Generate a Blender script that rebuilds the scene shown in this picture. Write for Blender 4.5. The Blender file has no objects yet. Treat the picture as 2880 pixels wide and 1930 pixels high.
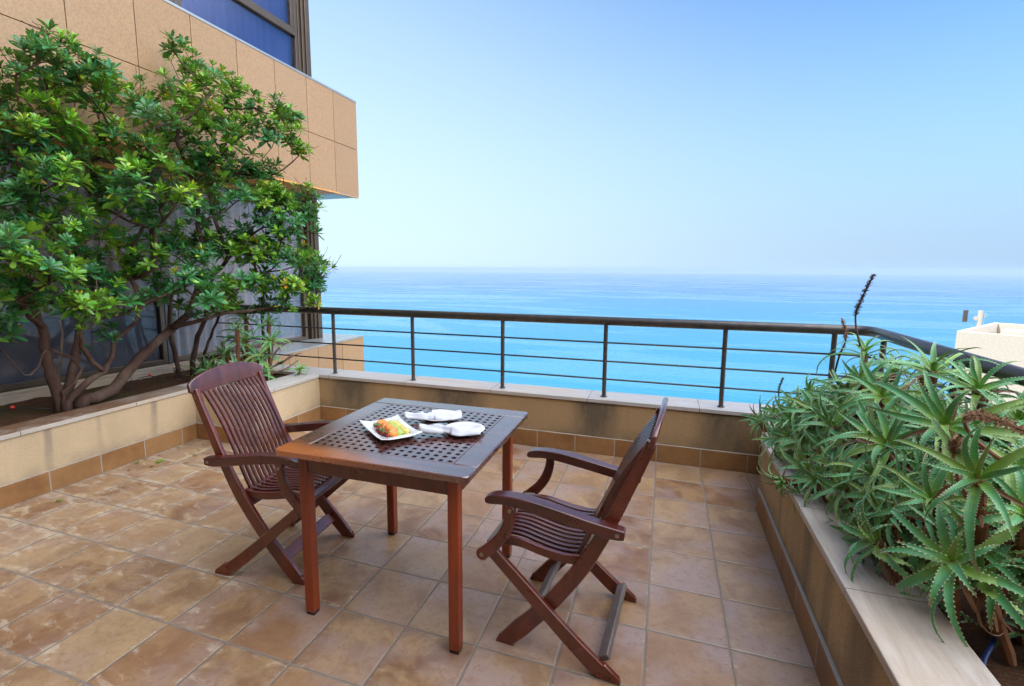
import bpy, bmesh, math, random
from math import radians, sin, cos, pi, atan2, sqrt
from mathutils import Vector, Matrix, noise as mnoise

S = bpy.context.scene
COL = S.collection
V = Vector

# ------------------------------------------------------------------ camera
cam_d = bpy.data.cameras.new("camera")
cam = bpy.data.objects.new("camera", cam_d); COL.objects.link(cam)
cam_d.sensor_width = 36.0
cam_d.lens = 17.222
cam_d.shift_x = 0.01665
cam_d.shift_y = -0.01007
cam_d.clip_start = 0.05
cam_d.clip_end = 60000
yaw, pit, rol = -0.3349, 0.1305, 0.0030
f = V((sin(yaw)*cos(pit), cos(yaw)*cos(pit), -sin(pit)))
r = V((cos(yaw), -sin(yaw), 0)); u = r.cross(f)
r2 = r*cos(rol)+u*sin(rol); u2 = u*cos(rol)-r*sin(rol)
cam.matrix_world = Matrix(((r2.x, u2.x, -f.x, 1.5635), (r2.y, u2.y, -f.y, -2.5427), (r2.z, u2.z, -f.z, 1.4563), (0, 0, 0, 1)))
S.camera = cam

# ------------------------------------------------------------------ sun, sky, exposure
SUN_EL = radians(48)
SUN_AZ = atan2(-0.84, -0.54)          # compass style: x = sin, y = cos
sd = V((sin(SUN_AZ)*cos(SUN_EL), cos(SUN_AZ)*cos(SUN_EL), sin(SUN_EL)))
sl = bpy.data.lights.new("sun", 'SUN'); sl.energy = 3.0; sl.angle = radians(0.55); sl.color = (1.0, 0.93, 0.82)
so = bpy.data.objects.new("sun", sl); COL.objects.link(so)
so.rotation_euler = sd.to_track_quat('Z', 'Y').to_euler()
W = bpy.data.worlds.new("World"); S.world = W; W.use_nodes = True
wn = W.node_tree.nodes; wl = W.node_tree.links; wn.clear()
sky = wn.new('ShaderNodeTexSky'); sky.sky_type = 'NISHITA'; sky.sun_disc = False
sky.sun_elevation = SUN_EL; sky.sun_rotation = SUN_AZ
sky.altitude = 250; sky.air_density = 1.0; sky.dust_density = 1.6; sky.ozone_density = 3.5
HAZE = 6.5e-5
SKY_FILL = (22.5, 22.7, 23.6, 1)
SKYTINT = (.62, .93, 1.16, 1)
HORIZON_R = (1.80, 2.58, 3.60, 1)
HORIZON_L = (3.05, 3.92, 4.15, 1)
bg = wn.new('ShaderNodeBackground'); bg.inputs[1].default_value = 0.14
wo = wn.new('ShaderNodeOutputWorld')
# added fill light: unseen sky brightened overhead and to the right; the sky over the sea stays clear
tc = wn.new('ShaderNodeTexCoord'); dt = wn.new('ShaderNodeVectorMath'); dt.operation = 'DOT_PRODUCT'
dt.inputs[1].default_value = (.60, -.10, .79); wl.new(tc.outputs['Generated'], dt.inputs[0])
nz = wn.new('ShaderNodeTexNoise'); nz.inputs['Scale'].default_value = 2.2; nz.inputs['Detail'].default_value = 5; wl.new(tc.outputs['Generated'], nz.inputs['Vector'])
mr1 = wn.new('ShaderNodeMapRange'); mr1.interpolation_type = 'SMOOTHSTEP'; mr1.inputs[1].default_value = .60; mr1.inputs[2].default_value = .84; wl.new(dt.outputs['Value'], mr1.inputs[0])
mr2 = wn.new('ShaderNodeMapRange'); mr2.inputs[1].default_value = .3; mr2.inputs[2].default_value = .7; mr2.inputs[3].default_value = .6; mr2.inputs[4].default_value = 1.0; wl.new(nz.outputs['Fac'], mr2.inputs[0])
mu = wn.new('ShaderNodeMath'); mu.operation = 'MULTIPLY'; wl.new(mr1.outputs[0], mu.inputs[0]); wl.new(mr2.outputs[0], mu.inputs[1])
# sea haze whitening the lowest sky, paler and higher on the left
def wmr(v, a, b, c, d, t='LINEAR'):
    n = wn.new('ShaderNodeMapRange'); n.interpolation_type = t
    for k, x in enumerate((a, b, c, d)): n.inputs[k+1].default_value = x
    wl.new(v, n.inputs[0]); return n.outputs[0]
def wmath(op, a, b):
    n = wn.new('ShaderNodeMath'); n.operation = op
    for k, x in enumerate((a, b)):
        if isinstance(x, float): n.inputs[k].default_value = x
        else: wl.new(x, n.inputs[k])
    return n.outputs[0]
def wmix(fac, a, b, mode='MIX'):
    n = wn.new('ShaderNodeMix'); n.data_type = 'RGBA'; n.blend_type = mode
    for k, x in ((0, fac), (6, a), (7, b)):
        if isinstance(x, (float, tuple)): n.inputs[k].default_value = x
        else: wl.new(x, n.inputs[k])
    return n.outputs[2]
sx_ = wn.new('ShaderNodeSeparateXYZ'); wl.new(tc.outputs['Generated'], sx_.inputs[0])
left_ = wmr(sx_.outputs[0], .60, -.70, 0, 1, 'SMOOTHSTEP')
zz_ = wmath('DIVIDE', wmath('MAXIMUM', sx_.outputs[2], 0.0), wmr(left_, 0, 1, .46, .95))
hf_ = wmr(zz_, -.05, 1.0, 1.0, 0.0, 'SMOOTHSTEP')
hcol = wmix(left_, HORIZON_R, HORIZON_L)
skyc = wmix(hf_, wmix(1.0, sky.outputs[0], SKYTINT, 'MULTIPLY'), hcol)
mc = wn.new('ShaderNodeMix'); mc.data_type = 'RGBA'; wl.new(mu.outputs[0], mc.inputs[0]); wl.new(skyc, mc.inputs[6]); mc.inputs[7].default_value = SKY_FILL
wl.new(mc.outputs[2], bg.inputs[0]); wl.new(bg.outputs[0], wo.inputs[0])
S.view_settings.view_transform = 'Standard'; S.view_settings.look = 'None'
S.view_settings.exposure = 0.90; S.view_settings.gamma = 1.0
S.cycles.use_denoising = True
S.cycles.max_bounces = 8; S.cycles.diffuse_bounces = 4; S.cycles.glossy_bounces = 4
S.cycles.transmission_bounces = 6; S.cycles.transparent_max_bounces = 12; S.cycles.volume_bounces = 1
S.cycles.caustics_reflective = False; S.cycles.caustics_refractive = False
S.cycles.sample_clamp_indirect = 6.0

# ------------------------------------------------------------------ tagging and mesh helpers
def tag(o, label=None, cat=None, group=None, kind=None):
    if label: o['label'] = label
    if cat: o['category'] = cat
    if group: o['group'] = group
    if kind: o['kind'] = kind
    return o

def empty(name, loc=(0, 0, 0), rz=0.0, **k):
    o = bpy.data.objects.new(name, None); COL.objects.link(o)
    o.empty_display_size = 0.1; o.location = loc; o.rotation_euler = (0, 0, rz)
    return tag(o, **k)

class MB:
    """collects faces; build() links them as one mesh object"""
    def __init__(s): s.v = []; s.f = []; s.c = []; s.mi = []; s.cur = (1, 1, 1); s.m = 0
    def add(s, vs, fs, col=None):
        b = len(s.v); s.v += [tuple(p) for p in vs]
        for q in fs:
            s.f.append(tuple(b+i for i in q)); s.c.append(col or s.cur); s.mi.append(s.m)
        return s
    def box(s, x0, x1, y0, y1, z0, z1, col=None, M=None):
        vs = [V((x, y, z)) for z in (z0, z1) for y in (y0, y1) for x in (x0, x1)]
        if M: vs = [M @ p for p in vs]
        return s.add(vs, [(0, 2, 3, 1), (4, 5, 7, 6), (0, 1, 5, 4), (2, 6, 7, 3), (1, 3, 7, 5), (0, 4, 6, 2)], col)
    def cbox(s, c, d, M=None, col=None):
        return s.box(c[0]-d[0]/2, c[0]+d[0]/2, c[1]-d[1]/2, c[1]+d[1]/2, c[2]-d[2]/2, c[2]+d[2]/2, col, M)
    def tube(s, pts, rad, n=8, col=None, cap=True, flat=1.0):
        pts = [V(p) for p in pts]
        if not hasattr(rad, '__len__'): rad = [rad]*len(pts)
        t0 = (pts[1]-pts[0]).normalized()
        up = V((0, 0, 1)) if abs(t0.z) < .9 else V((1, 0, 0))
        a = t0.cross(up).normalized(); vs = []
        for i, p in enumerate(pts):
            t = (pts[min(i+1, len(pts)-1)]-pts[max(i-1, 0)])
            t = t.normalized() if t.length > 1e-9 else t0
            a = (a-t*a.dot(t)); a = a.normalized() if a.length > 1e-6 else t.orthogonal().normalized()
            b = t.cross(a)
            for k in range(n):
                w = 2*pi*k/n; vs.append(p+(a*cos(w)+b*sin(w)*flat)*rad[i])
        fs = [(i*n+k, i*n+(k+1) % n, (i+1)*n+(k+1) % n, (i+1)*n+k) for i in range(len(pts)-1) for k in range(n)]
        if cap: fs += [tuple(range(n))[::-1], tuple((len(pts)-1)*n+k for k in range(n))]
        return s.add(vs, fs, col)
    def lathe(s, prof, n=32, c=(0, 0, 0), col=None, sx=1, sy=1):
        vs = []; fs = []
        for (rr, z) in prof:
            for k in range(n):
                w = 2*pi*k/n; vs.append((c[0]+rr*cos(w)*sx, c[1]+rr*sin(w)*sy, c[2]+z))
        for i in range(len(prof)-1):
            for k in range(n): fs.append((i*n+k, i*n+(k+1) % n, (i+1)*n+(k+1) % n, (i+1)*n+k))
        fs.append(tuple(range(n))[::-1]); fs.append(tuple((len(prof)-1)*n+k for k in range(n)))
        return s.add(vs, fs, col)
    def ribbon(s, line, wid, w0, w1, ax=1, col=None):
        """plank: centre line of (u,z), width(s) in that plane, from w0 to w1 across"""
        n = len(line)
        if not hasattr(wid, '__len__'): wid = [wid]*n
        L = []; R = []
        for i in range(n):
            a = V(line[max(i-1, 0)]); b = V(line[min(i+1, n-1)]); t = (b-a).normalized(); q = V((-t.y, t.x))*wid[i]/2
            c = V(line[i]); L.append(c+q); R.append(c-q)
        out = L+R[::-1]
        return s.prism([(p.x, p.y) for p in out], w0, w1, strip=n, col=col)
    def prism(s, out, w0, w1, strip=None, col=None):
        """outline in (u,z), extruded along w (local y)"""
        n = len(out)
        vs = [(p[0], w0, p[1]) for p in out]+[(p[0], w1, p[1]) for p in out]
        fs = [(i, (i+1) % n, n+(i+1) % n, n+i) for i in range(n)]
        if strip:
            for i in range(strip-1):
                j = n-1-i
                fs.append((i, j, j-1, i+1)); fs.append((n+i, n+i+1, n+j-1, n+j))
        else:
            fs.append(tuple(range(n))[::-1]); fs.append(tuple(range(n, 2*n)))
        return s.add(vs, fs, col)
    def build(s, name, mats, parent=None, smooth=False, bevel=0.0, seg=2, **k):
        me = bpy.data.meshes.new(name); me.from_pydata(s.v, [], s.f)
        for m in (mats if isinstance(mats, (list, tuple)) else [mats]): me.materials.append(m)
        if any(c != (1, 1, 1) for c in s.c):
            at = me.color_attributes.new('Col', 'BYTE_COLOR', 'CORNER'); buf = []
            for q, c in zip(s.f, s.c): buf += [c[0], c[1], c[2], 1.0]*len(q)
            at.data.foreach_set('color', buf)
        if any(s.mi): me.polygons.foreach_set('material_index', s.mi)
        bm = bmesh.new(); bm.from_mesh(me); bmesh.ops.recalc_face_normals(bm, faces=bm.faces); bm.to_mesh(me); bm.free()
        if smooth: me.polygons.foreach_set('use_smooth', [True]*len(me.polygons))
        o = bpy.data.objects.new(name, me); COL.objects.link(o)
        if parent: o.parent = parent
        if bevel:
            b = o.modifiers.new('bevel', 'BEVEL'); b.width = bevel; b.segments = seg; b.limit_method = 'ANGLE'; b.angle_limit = radians(35)
            b.harden_normals = False
            if seg > 1 and not smooth:
                me.polygons.foreach_set('use_smooth', [True]*len(me.polygons))
                try: me.set_sharp_from_angle(angle=radians(40))
                except Exception: pass
        return tag(o, **k)

def kids(o): return [c for c in o.children]
def copy_tree(o, parent=None):
    c = o.copy(); COL.objects.link(c); c.parent = parent
    for ch in kids(o): copy_tree(ch, c)
    return c

# ------------------------------------------------------------------ material helper
class Mt:
    def __init__(s, name):
        s.m = bpy.data.materials.new(name); s.m.use_nodes = True; s.t = s.m.node_tree
        s.t.nodes.clear(); s.o = s.t.nodes.new('ShaderNodeOutputMaterial')
    def n(s, t): return s.t.nodes.new('ShaderNode'+t)
    def put(s, sock, v):
        if v is None: return
        if isinstance(v, bpy.types.NodeSocket): s.t.links.new(v, sock)
        else:
            if isinstance(v, (tuple, list)) and len(v) == 3 and sock.type == 'RGBA': v = (*v, 1)
            sock.default_value = v
    def co(s, kind='Object', scale=(1, 1, 1), loc=(0, 0, 0), rot=(0, 0, 0)):
        t = s.n('TexCoord'); mp = s.n('Mapping'); s.put(mp.inputs['Vector'], t.outputs[kind])
        mp.inputs['Scale'].default_value = scale; mp.inputs['Location'].default_value = loc; mp.inputs['Rotation'].default_value = rot
        return mp.outputs[0]
    def noise(s, scale=5, det=4, rough=.55, st=(1, 1, 1), dist=0, kind='Object', co=None, loc=(0, 0, 0), rot=(0, 0, 0)):
        n = s.n('TexNoise'); s.put(n.inputs['Vector'], co or s.co(kind, st, loc, rot))
        n.inputs['Scale'].default_value = scale; n.inputs['Detail'].default_value = det
        n.inputs['Roughness'].default_value = rough; n.inputs['Distortion'].default_value = dist
        return n.outputs['Fac']
    def mr(s, v, a, b, c=0., d=1., smooth=False):
        n = s.n('MapRange'); n.clamp = True
        if smooth: n.interpolation_type = 'SMOOTHSTEP'
        s.put(n.inputs[0], v)
        for i, x in enumerate((a, b, c, d)): s.put(n.inputs[i+1], x)
        return n.outputs[0]
    def math(s, op, a, b=None, c=None):
        n = s.n('Math'); n.operation = op; s.put(n.inputs[0], a)
        if b is not None: s.put(n.inputs[1], b)
        if c is not None: s.put(n.inputs[2], c)
        return n.outputs[0]
    def mix(s, fac, a, b, mode='MIX'):
        n = s.n('Mix'); n.data_type = 'RGBA'; n.blend_type = mode; n.clamp_factor = True
        s.put(n.inputs[0], fac); s.put(n.inputs[6], a); s.put(n.inputs[7], b); return n.outputs[2]
    def xyz(s, v):
        n = s.n('SeparateXYZ'); s.put(n.inputs[0], v); return n.outputs
    def comb(s, x, y, z):
        n = s.n('CombineXYZ'); s.put(n.inputs[0], x); s.put(n.inputs[1], y); s.put(n.inputs[2], z); return n.outputs[0]
    def white(s, v, d='3D'):
        n = s.n('TexWhiteNoise'); n.noise_dimensions = d; s.put(n.inputs['Vector'], v); return n.outputs
    def attr(s, name='Col'):
        n = s.n('Attribute'); n.attribute_name = name; return n.outputs['Color']
    def bump(s, h, st=.3, dist=.01, nrm=None):
        n = s.n('Bump'); s.put(n.inputs['Strength'], st); n.inputs['Distance'].default_value = dist
        s.put(n.inputs['Height'], h); s.put(n.inputs['Normal'], nrm); return n.outputs[0]
    def pbr(s, col, rough=.5, nrm=None, **k):
        p = s.n('BsdfPrincipled'); s.put(p.inputs['Base Color'], col); s.put(p.inputs['Roughness'], rough); s.put(p.inputs['Normal'], nrm)
        for a, b in k.items(): s.put(p.inputs[a.replace('_', ' ')], b)
        s.t.links.new(p.outputs[0], s.o.inputs[0]); return s.m
# ------------------------------------------------------------------ materials
def soft_band(M, x, c, w, soft=.5):
    d = M.math('ABSOLUTE', M.math('SUBTRACT', x, c))
    return M.mr(d, w*(1-soft), w, 1, 0, True)
def mx(M, *a):
    r = a[0]
    for b in a[1:]: r = M.math('MAXIMUM', r, b)
    return r

def stucco(name, base, dark, bands, axis, worn=.25, grit=1.0):
    M = Mt(name); c = M.xyz(M.co()); x = c[axis]; z = c[2]
    wob = M.noise(3.0, 3, .6, (1, 1, .35)); xx = M.math('ADD', x, M.mr(wob, 0, 1, -.07, .07))
    n1 = M.noise(1.6, 4, .6, (1, 1, .5)); n2 = M.noise(150, 2, .6); n3 = M.noise(16, 6, .7, (1, 1, .10))
    col = M.mix(M.mr(n1, .35, .7), base, tuple(v*.80 for v in base))
    col = M.mix(M.math('MULTIPLY', M.mr(n3, .5, .75), worn), col, dark)
    top = M.mr(z, .02, .42, .45, 1)
    for (p, w, a) in bands:
        k = M.math('MULTIPLY', soft_band(M, xx, p, w, .75), M.math('MULTIPLY', M.mr(M.noise(9, 5, .7, (1, 1, .4), loc=(p, 0, 0)), .25, .65, .35, 1), a))
        col = M.mix(M.math('MULTIPLY', k, top), col, dark)
    col = M.mix(M.mr(n2, .35, .75, 0, .38*grit), col, tuple(v*.35 for v in base))
    base_g = M.math('MULTIPLY', M.mr(z, .14, .24, .55, 0), M.mr(M.noise(6, 4), .35, .65))
    col = M.mix(base_g, col, dark)
    b = M.bump(n2, .55, .006)
    return M.pbr(col, .9, M.bump(M.noise(60, 3), .3, .006, b), Specular_IOR_Level=.2)

STUCCO_F = stucco('ochre_stucco', (.43, .29, .15), (.125, .10, .07), [(-1.18, .32, 1.3), (-.15, .42, 1.3), (1.08, .24, 1.4), (2.0, .25, 1.1)], 0, .3)
STUCCO_L = stucco('cream_stucco', (.60, .46, .29), (.22, .18, .14), [(-.60, .035, .8), (.10, .04, .8), (-.28, .03, .35), (-1.1, .05, .6)], 1, .1, .6)
STUCCO_R = stucco('right_stucco', (.54, .37, .19), (.115, .10, .08), [(-.35, .10, .8), (-.95, .16, .8), (-.62, .07, .6), (.12, .06, .5), (-1.5, .2, .8)], 1, .3, 1.4)

def tiles():
    M = Mt('terracotta_tile'); T = .31
    wob = M.n('TexNoise'); wob.inputs['Scale'].default_value = 14; wob.inputs['Detail'].default_value = 3
    M.put(wob.inputs['Vector'], M.co())
    va = M.n('VectorMath'); va.operation = 'SUBTRACT'; M.put(va.inputs[0], wob.outputs['Color']); va.inputs[1].default_value = (.5, .5, .5)
    vs = M.n('VectorMath'); vs.operation = 'SCALE'; M.put(vs.inputs[0], va.outputs[0]); vs.inputs['Scale'].default_value = .006
    vb = M.n('VectorMath'); vb.operation = 'ADD'; M.put(vb.inputs[0], M.co()); M.put(vb.inputs[1], vs.outputs[0])
    c = M.xyz(vb.outputs[0])
    def ax(v):
        p = M.math('DIVIDE', v, T); return M.math('FRACT', p), M.math('FLOOR', p)
    fx, ix = ax(c[0]); fy, iy = ax(c[1])
    ex = M.math('MINIMUM', fx, M.math('SUBTRACT', 1, fx)); ey = M.math('MINIMUM', fy, M.math('SUBTRACT', 1, fy))
    e = M.math('MINIMUM', ex, ey)
    cell = M.comb(ix, iy, 0); rnd = M.white(cell); rv = M.xyz(rnd['Color'])
    # each tile gets its own patch of the noise
    off = M.n('VectorMath'); off.operation = 'MULTIPLY_ADD'; M.put(off.inputs[0], cell); off.inputs[1].default_value = (7.3, 5.1, 0); M.put(off.inputs[2], M.co())
    o = off.outputs[0]
    nb = M.noise(5.5, 5, .6, co=o, dist=.6); ns = M.noise(34, 5, .7, co=o); nf = M.noise(260, 2, .7)
    col = M.mix(M.mr(nb, .40, .60), (.325, .205, .105), (.165, .080, .038))
    col = M.mix(M.mr(rv[0], 0, 1, 0, .6), col, (.37, .262, .155))
    col = M.mix(M.mr(rv[1], .55, 1, 0, .45), col, (.23, .105, .05))
    col = M.mix(M.math('MULTIPLY', M.mr(M.noise(3.1, 3, .5, co=o, loc=(3, 1, 0)), .46, .62), M.mr(c[0], -.8, .8, .45, .85)), col, (.30, .215, .185))
    # pale scuffs, more to the left of the terrace and near tile edges
    sc = M.noise(9, 8, .78, (1, 2.2, 1), .8, rot=(0, 0, .5))
    leftw = M.mr(c[0], -2.2, .9, .11, -.02)
    edgew = M.mr(e, .02, .16, .07, 0)
    pale = M.mr(M.math('ADD', sc, M.math('ADD', leftw, edgew)), .60, .70)
    col = M.mix(M.math('MULTIPLY', pale, .48), col, (.52, .45, .34))
    col = M.mix(M.mr(ns, .50, .66, 0, .5), col, (.19, .095, .045))
    col = M.mix(M.mr(M.noise(90, 4, .8, co=o), .58, .66, 0, .45), col, (.12, .065, .035))
    col = M.mix(M.mr(nf, .6, .8, 0, .25), col, (.2, .11, .06))
    dirt = M.math('MULTIPLY', M.mr(e, .0, .07, .45, 0), M.mr(M.noise(12, 4), .4, .6))
    col = M.mix(dirt, col, (.20, .15, .105))
    g = M.mr(e, .008, .014, 1, 0)
    col = M.mix(g, col, M.mix(M.noise(20, 3), (.12, .10, .085), (.22, .19, .16)))
    hgt = M.math('ADD', M.mr(e, .006, .03, 0, 1, True), M.math('MULTIPLY', ns, .22))
    tilt = M.math('MULTIPLY', M.math('SUBTRACT', rv[2], .5), M.math('MULTIPLY', fx, .25))
    b = M.bump(M.math('ADD', hgt, tilt), .6, .004)
    ro = M.mix(g, M.mix(pale, M.mr(nb, .3, .7, .30, .46), (.75,)*3), (.95,)*3)
    return M.pbr(col, ro, b, Specular_IOR_Level=.55)
TILE = tiles()

def skirting(name, axis):
    M = Mt(name); c = M.xyz(M.co()); p = M.math('DIVIDE', c[axis], .31)
    fx = M.math('FRACT', p); e = M.math('MINIMUM', fx, M.math('SUBTRACT', 1, fx))
    rv = M.xyz(M.white(M.comb(M.math('FLOOR', p), 3, 1))['Color'])
    n = M.noise(6, 5, .65); col = M.mix(M.mr(n, .35, .65), (.31, .155, .055), (.20, .09, .032))
    col = M.mix(M.mr(rv[0], 0, 1, 0, .5), col, (.33, .20, .09))
    col = M.mix(M.mr(M.noise(40, 4), .5, .8, 0, .4), col, (.2, .11, .05))
    g = M.mr(e, .008, .016, 1, 0); topg = M.mr(c[2], .133, .137)
    col = M.mix(M.math('MAXIMUM', g, topg), col, (.33, .29, .24))
    return M.pbr(col, .55, M.bump(M.mr(e, .008, .03), .5, .003), Specular_IOR_Level=.35)
SKIRT_X = skirting('skirting_tile_long', 0); SKIRT_Y = skirting('skirting_tile_cross', 1)

def stone(name, axis, joint, a=(.50, .47, .43), b=(.38, .33, .28), dirt=None, amount=0.):
    M = Mt(name); c = M.xyz(M.co()); st = (1, 9, 9) if axis == 0 else (9, 1, 9)
    n = M.noise(3.2, 6, .65, st, .4); n2 = M.noise(16, 5, .7, st)
    col = M.mix(M.mr(n, .35, .65), a, b)
    col = M.mix(M.mr(n2, .60, .72, 0, .5), col, tuple(v*.45 for v in b))
    col = M.mix(M.math('MULTIPLY', M.mr(M.noise(1.3, 4), .5, .7), .55), col, (.50, .36, .22))
    p = M.math('FRACT', M.math('DIVIDE', M.math('ADD', c[axis], 7.13), joint)); e = M.math('MINIMUM', p, M.math('SUBTRACT', 1, p))
    j = M.mr(e, .0022, .004, 1, 0)
    if dirt:
        nrm = M.n('NewGeometry'); up = M.xyz(nrm.outputs['Normal'])[2]
        k = M.math('MULTIPLY', M.mr(M.noise(5, 6, .7), .30, .52, .3, 1), M.mr(up, .5, .9, 0, amount))
        k = M.math('MULTIPLY', k, M.mr(c[1], -.2, 1.1, 1, .25))
        col = M.mix(k, col, dirt)
    col = M.mix(j, col, (.12, .10, .08))
    return M.pbr(col, M.mr(n, .3, .7, .38, .6), M.bump(M.math('SUBTRACT', n2, M.math('MULTIPLY', j, 2)), .25, .002), Specular_IOR_Level=.5)
STONE_F = stone('coping_stone_front', 0, .815, (.44, .42, .41), (.36, .33, .31))
STONE_R = stone('travertine_right', 1, .575, (.60, .55, .50), (.44, .37, .31))
STONE_L = stone('coping_stone_left', 1, .71, (.50, .47, .42), (.42, .37, .31), dirt=(.20, .105, .055), amount=1.)
SILL = stone('sill_stone', 1, 1.1, (.36, .31, .25), (.28, .23, .18))

def soil(name, green=.0):
    M = Mt(name); n = M.noise(7, 6, .7); n2 = M.noise(60, 5, .75, (1, 2.4, 1), 1.5); n3 = M.noise(130, 3, .7, (2.6, 1, 1), 1.0)
    col = M.mix(M.mr(n, .35, .65), (.10, .045, .024), (.055, .030, .018))
    col = M.mix(M.mr(n2, .52, .68, 0, .8), col, (.24, .125, .06))
    col = M.mix(M.mr(n3, .58, .72, 0, .8), col, (.30, .19, .10))
    if green: col = M.mix(M.math('MULTIPLY', M.mr(M.noise(3, 4), .45, .65), green), col, (.06, .075, .02))
    return M.pbr(col, .95, M.bump(M.math('ADD', n2, n3), .8, .02), Specular_IOR_Level=.15)
SOIL_L = soil('soil_left', .5); SOIL_R = soil('soil_right')

def granite(name, base):
    M = Mt(name); n = M.noise(75, 3, .8); n2 = M.noise(30, 5, .75); n0 = M.noise(.8, 3)
    c = M.xyz(M.co())
    col = M.mix(M.mr(n, .38, .66), tuple(v*1.1 for v in base), tuple(v*.66 for v in base))
    col = M.mix(M.mr(n2, .64, .74, 0, .25), col, (.65, .5, .38))
    py = M.math('FLOOR', M.math('DIVIDE', M.math('SUBTRACT', c[1], .446), .4935)); pz = M.math('FLOOR', M.math('DIVIDE', M.math('SUBTRACT', c[2], 3.048), .62))
    rv = M.xyz(M.white(M.comb(py, pz, 0))['Color'])
    col = M.mix(M.mr(rv[0], 0, 1, 0, .45), col, tuple(v*.68 for v in base))
    col = M.mix(M.mr(n0, .3, .7, 0, .2), col, (.45, .33, .22))
    return M.pbr(col, .42, M.bump(n, .08, .002), Specular_IOR_Level=.45)
GRANITE = granite('rose_granite', (.42, .248, .12))
def plain(name, col, rough=.5, **k):
    M = Mt(name); n = M.noise(9, 4, .6); c = M.mix(M.mr(n, .3, .7), col, tuple(v*.8 for v in col))
    return M.pbr(c, rough, None, **k)
SEAM = plain('panel_seam', (.17, .085, .03), .8)
SOFFIT = plain('soffit_metal', (.80, .40, .11), .5)
REFL_DARK = plain('painted_reflection', (.10, .115, .15), .6)
SOFFIT_END = plain('soffit_grey', (.42, .45, .46), .3, Metallic=.5)
FRAME = plain('bronze_frame', (.135, .10, .072), .35, Metallic=.6)
FRAME_G = plain('grey_frame', (.12, .12, .125), .35, Metallic=.5)
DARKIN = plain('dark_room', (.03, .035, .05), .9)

def rail_paint():
    M = Mt('rail_paint'); n = M.noise(14, 4, .6)
    col = M.mix(M.mr(n, .35, .7), (.070, .064, .062), (.105, .094, .086))
    return M.pbr(col, M.mr(M.noise(30, 4), .3, .7, .26, .42), M.bump(M.noise(90, 3), .05, .002), Metallic=.45, Specular_IOR_Level=.5)
RAIL = rail_paint()
RAIL_D = plain('rail_rod', (.020, .019, .019), .35, Metallic=.3)

def wood(name, a, b, worn, amt, st, rough=.3, coat=.8, scale=1.0):
    M = Mt(name); n = M.noise(2.2*scale, 5, .6, st, .7); g = M.noise(9*scale, 5, .75, st, .3)
    col = M.mix(M.mr(n, .33, .68), a, b)
    col = M.mix(M.mr(g, .48, .72, 0, .65), col, tuple(v*.42 for v in a))
    w = M.mr(M.noise(5.5, 5, .7, tuple(.35+.45*min(q, 3) if q > 2 else .5 for q in st)), .52, .78, 0, amt*.8)
    col = M.mix(w, col, worn)
    r = M.mr(M.noise(11, 4, .6), .3, .7, rough-.06, rough+.14)
    return M.pbr(col, r, M.bump(g, .12, .002), Specular_IOR_Level=.5, Coat_Weight=coat, Coat_Roughness=.2)
WOOD = wood('red_hardwood', (.140, .019, .006), (.062, .009, .004), (.13, .05, .032), .3, (6, 6, 1.1))
WOOD_U = wood('red_hardwood_long', (.095, .017, .010), (.042, .009, .007), (.13, .07, .06), .4, (1.1, 8, 8))
WOOD_S = wood('red_hardwood_slat', (.115, .026, .018), (.048, .011, .009), (.17, .09, .08), .4, (5, 5, 1.2), .28)
WOOD_LEG = wood('table_leg_wood', (.27, .042, .006), (.14, .019, .004), (.12, .018, .005), .4, (7, 7, .8), .36, .3)
WOOD_G = wood('weathered_wood', (.15, .13, .12), (.085, .06, .052), (.20, .19, .18), .7, (4, 1.2, 4), .5, .0)
def table_wood(name, st, warm):
    M = Mt(name); c = M.xyz(M.co()); n = M.noise(2.2, 5, .6, st, .7); g = M.noise(9, 6, .75, st, .4); m = M.noise(4.5, 5, .65)
    col = M.mix(M.mr(n, .35, .65), (.105, .036, .028), (.055, .020, .017))
    col = M.mix(M.mr(g, .5, .72, 0, .6), col, (.035, .014, .012))
    # bare orange wood at the worn near-left corner of the top
    d = M.math('ADD', M.mr(c[0], -.42, .36, 0, 1), M.mr(c[1], -.38, -.22, 0, 1.1))
    col = M.mix(M.mr(M.math('ADD', d, M.mr(m, 0, 1, -.30, .30)), .15, .75, warm, 0), col, (.38, .10, .020))
    col = M.mix(M.mr(M.noise(26, 5, .75, (1, 1, 1), 1.), .66, .74, 0, .35), col, (.05, .02, .015))
    scr = M.mr(M.noise(7, 3, .5, (1, 1, 1), 3.5), .497, .503, 0, 1)
    rr = M.mr(m, .3, .7, .20, .38)
    return M.pbr(col, rr, M.bump(g, .12, .001), Specular_IOR_Level=.8, Coat_Weight=1.0, Coat_Roughness=.17, Coat_IOR=1.8)
TOP_X = table_wood('tabletop_boards', (1.1, 8, 8), 1.0); TOP_G = table_wood('tabletop_grid', (6, 6, 6), .3)
BOLT = plain('steel_bolt', (.35, .32, .26), .35, Metallic=.9)

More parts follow.
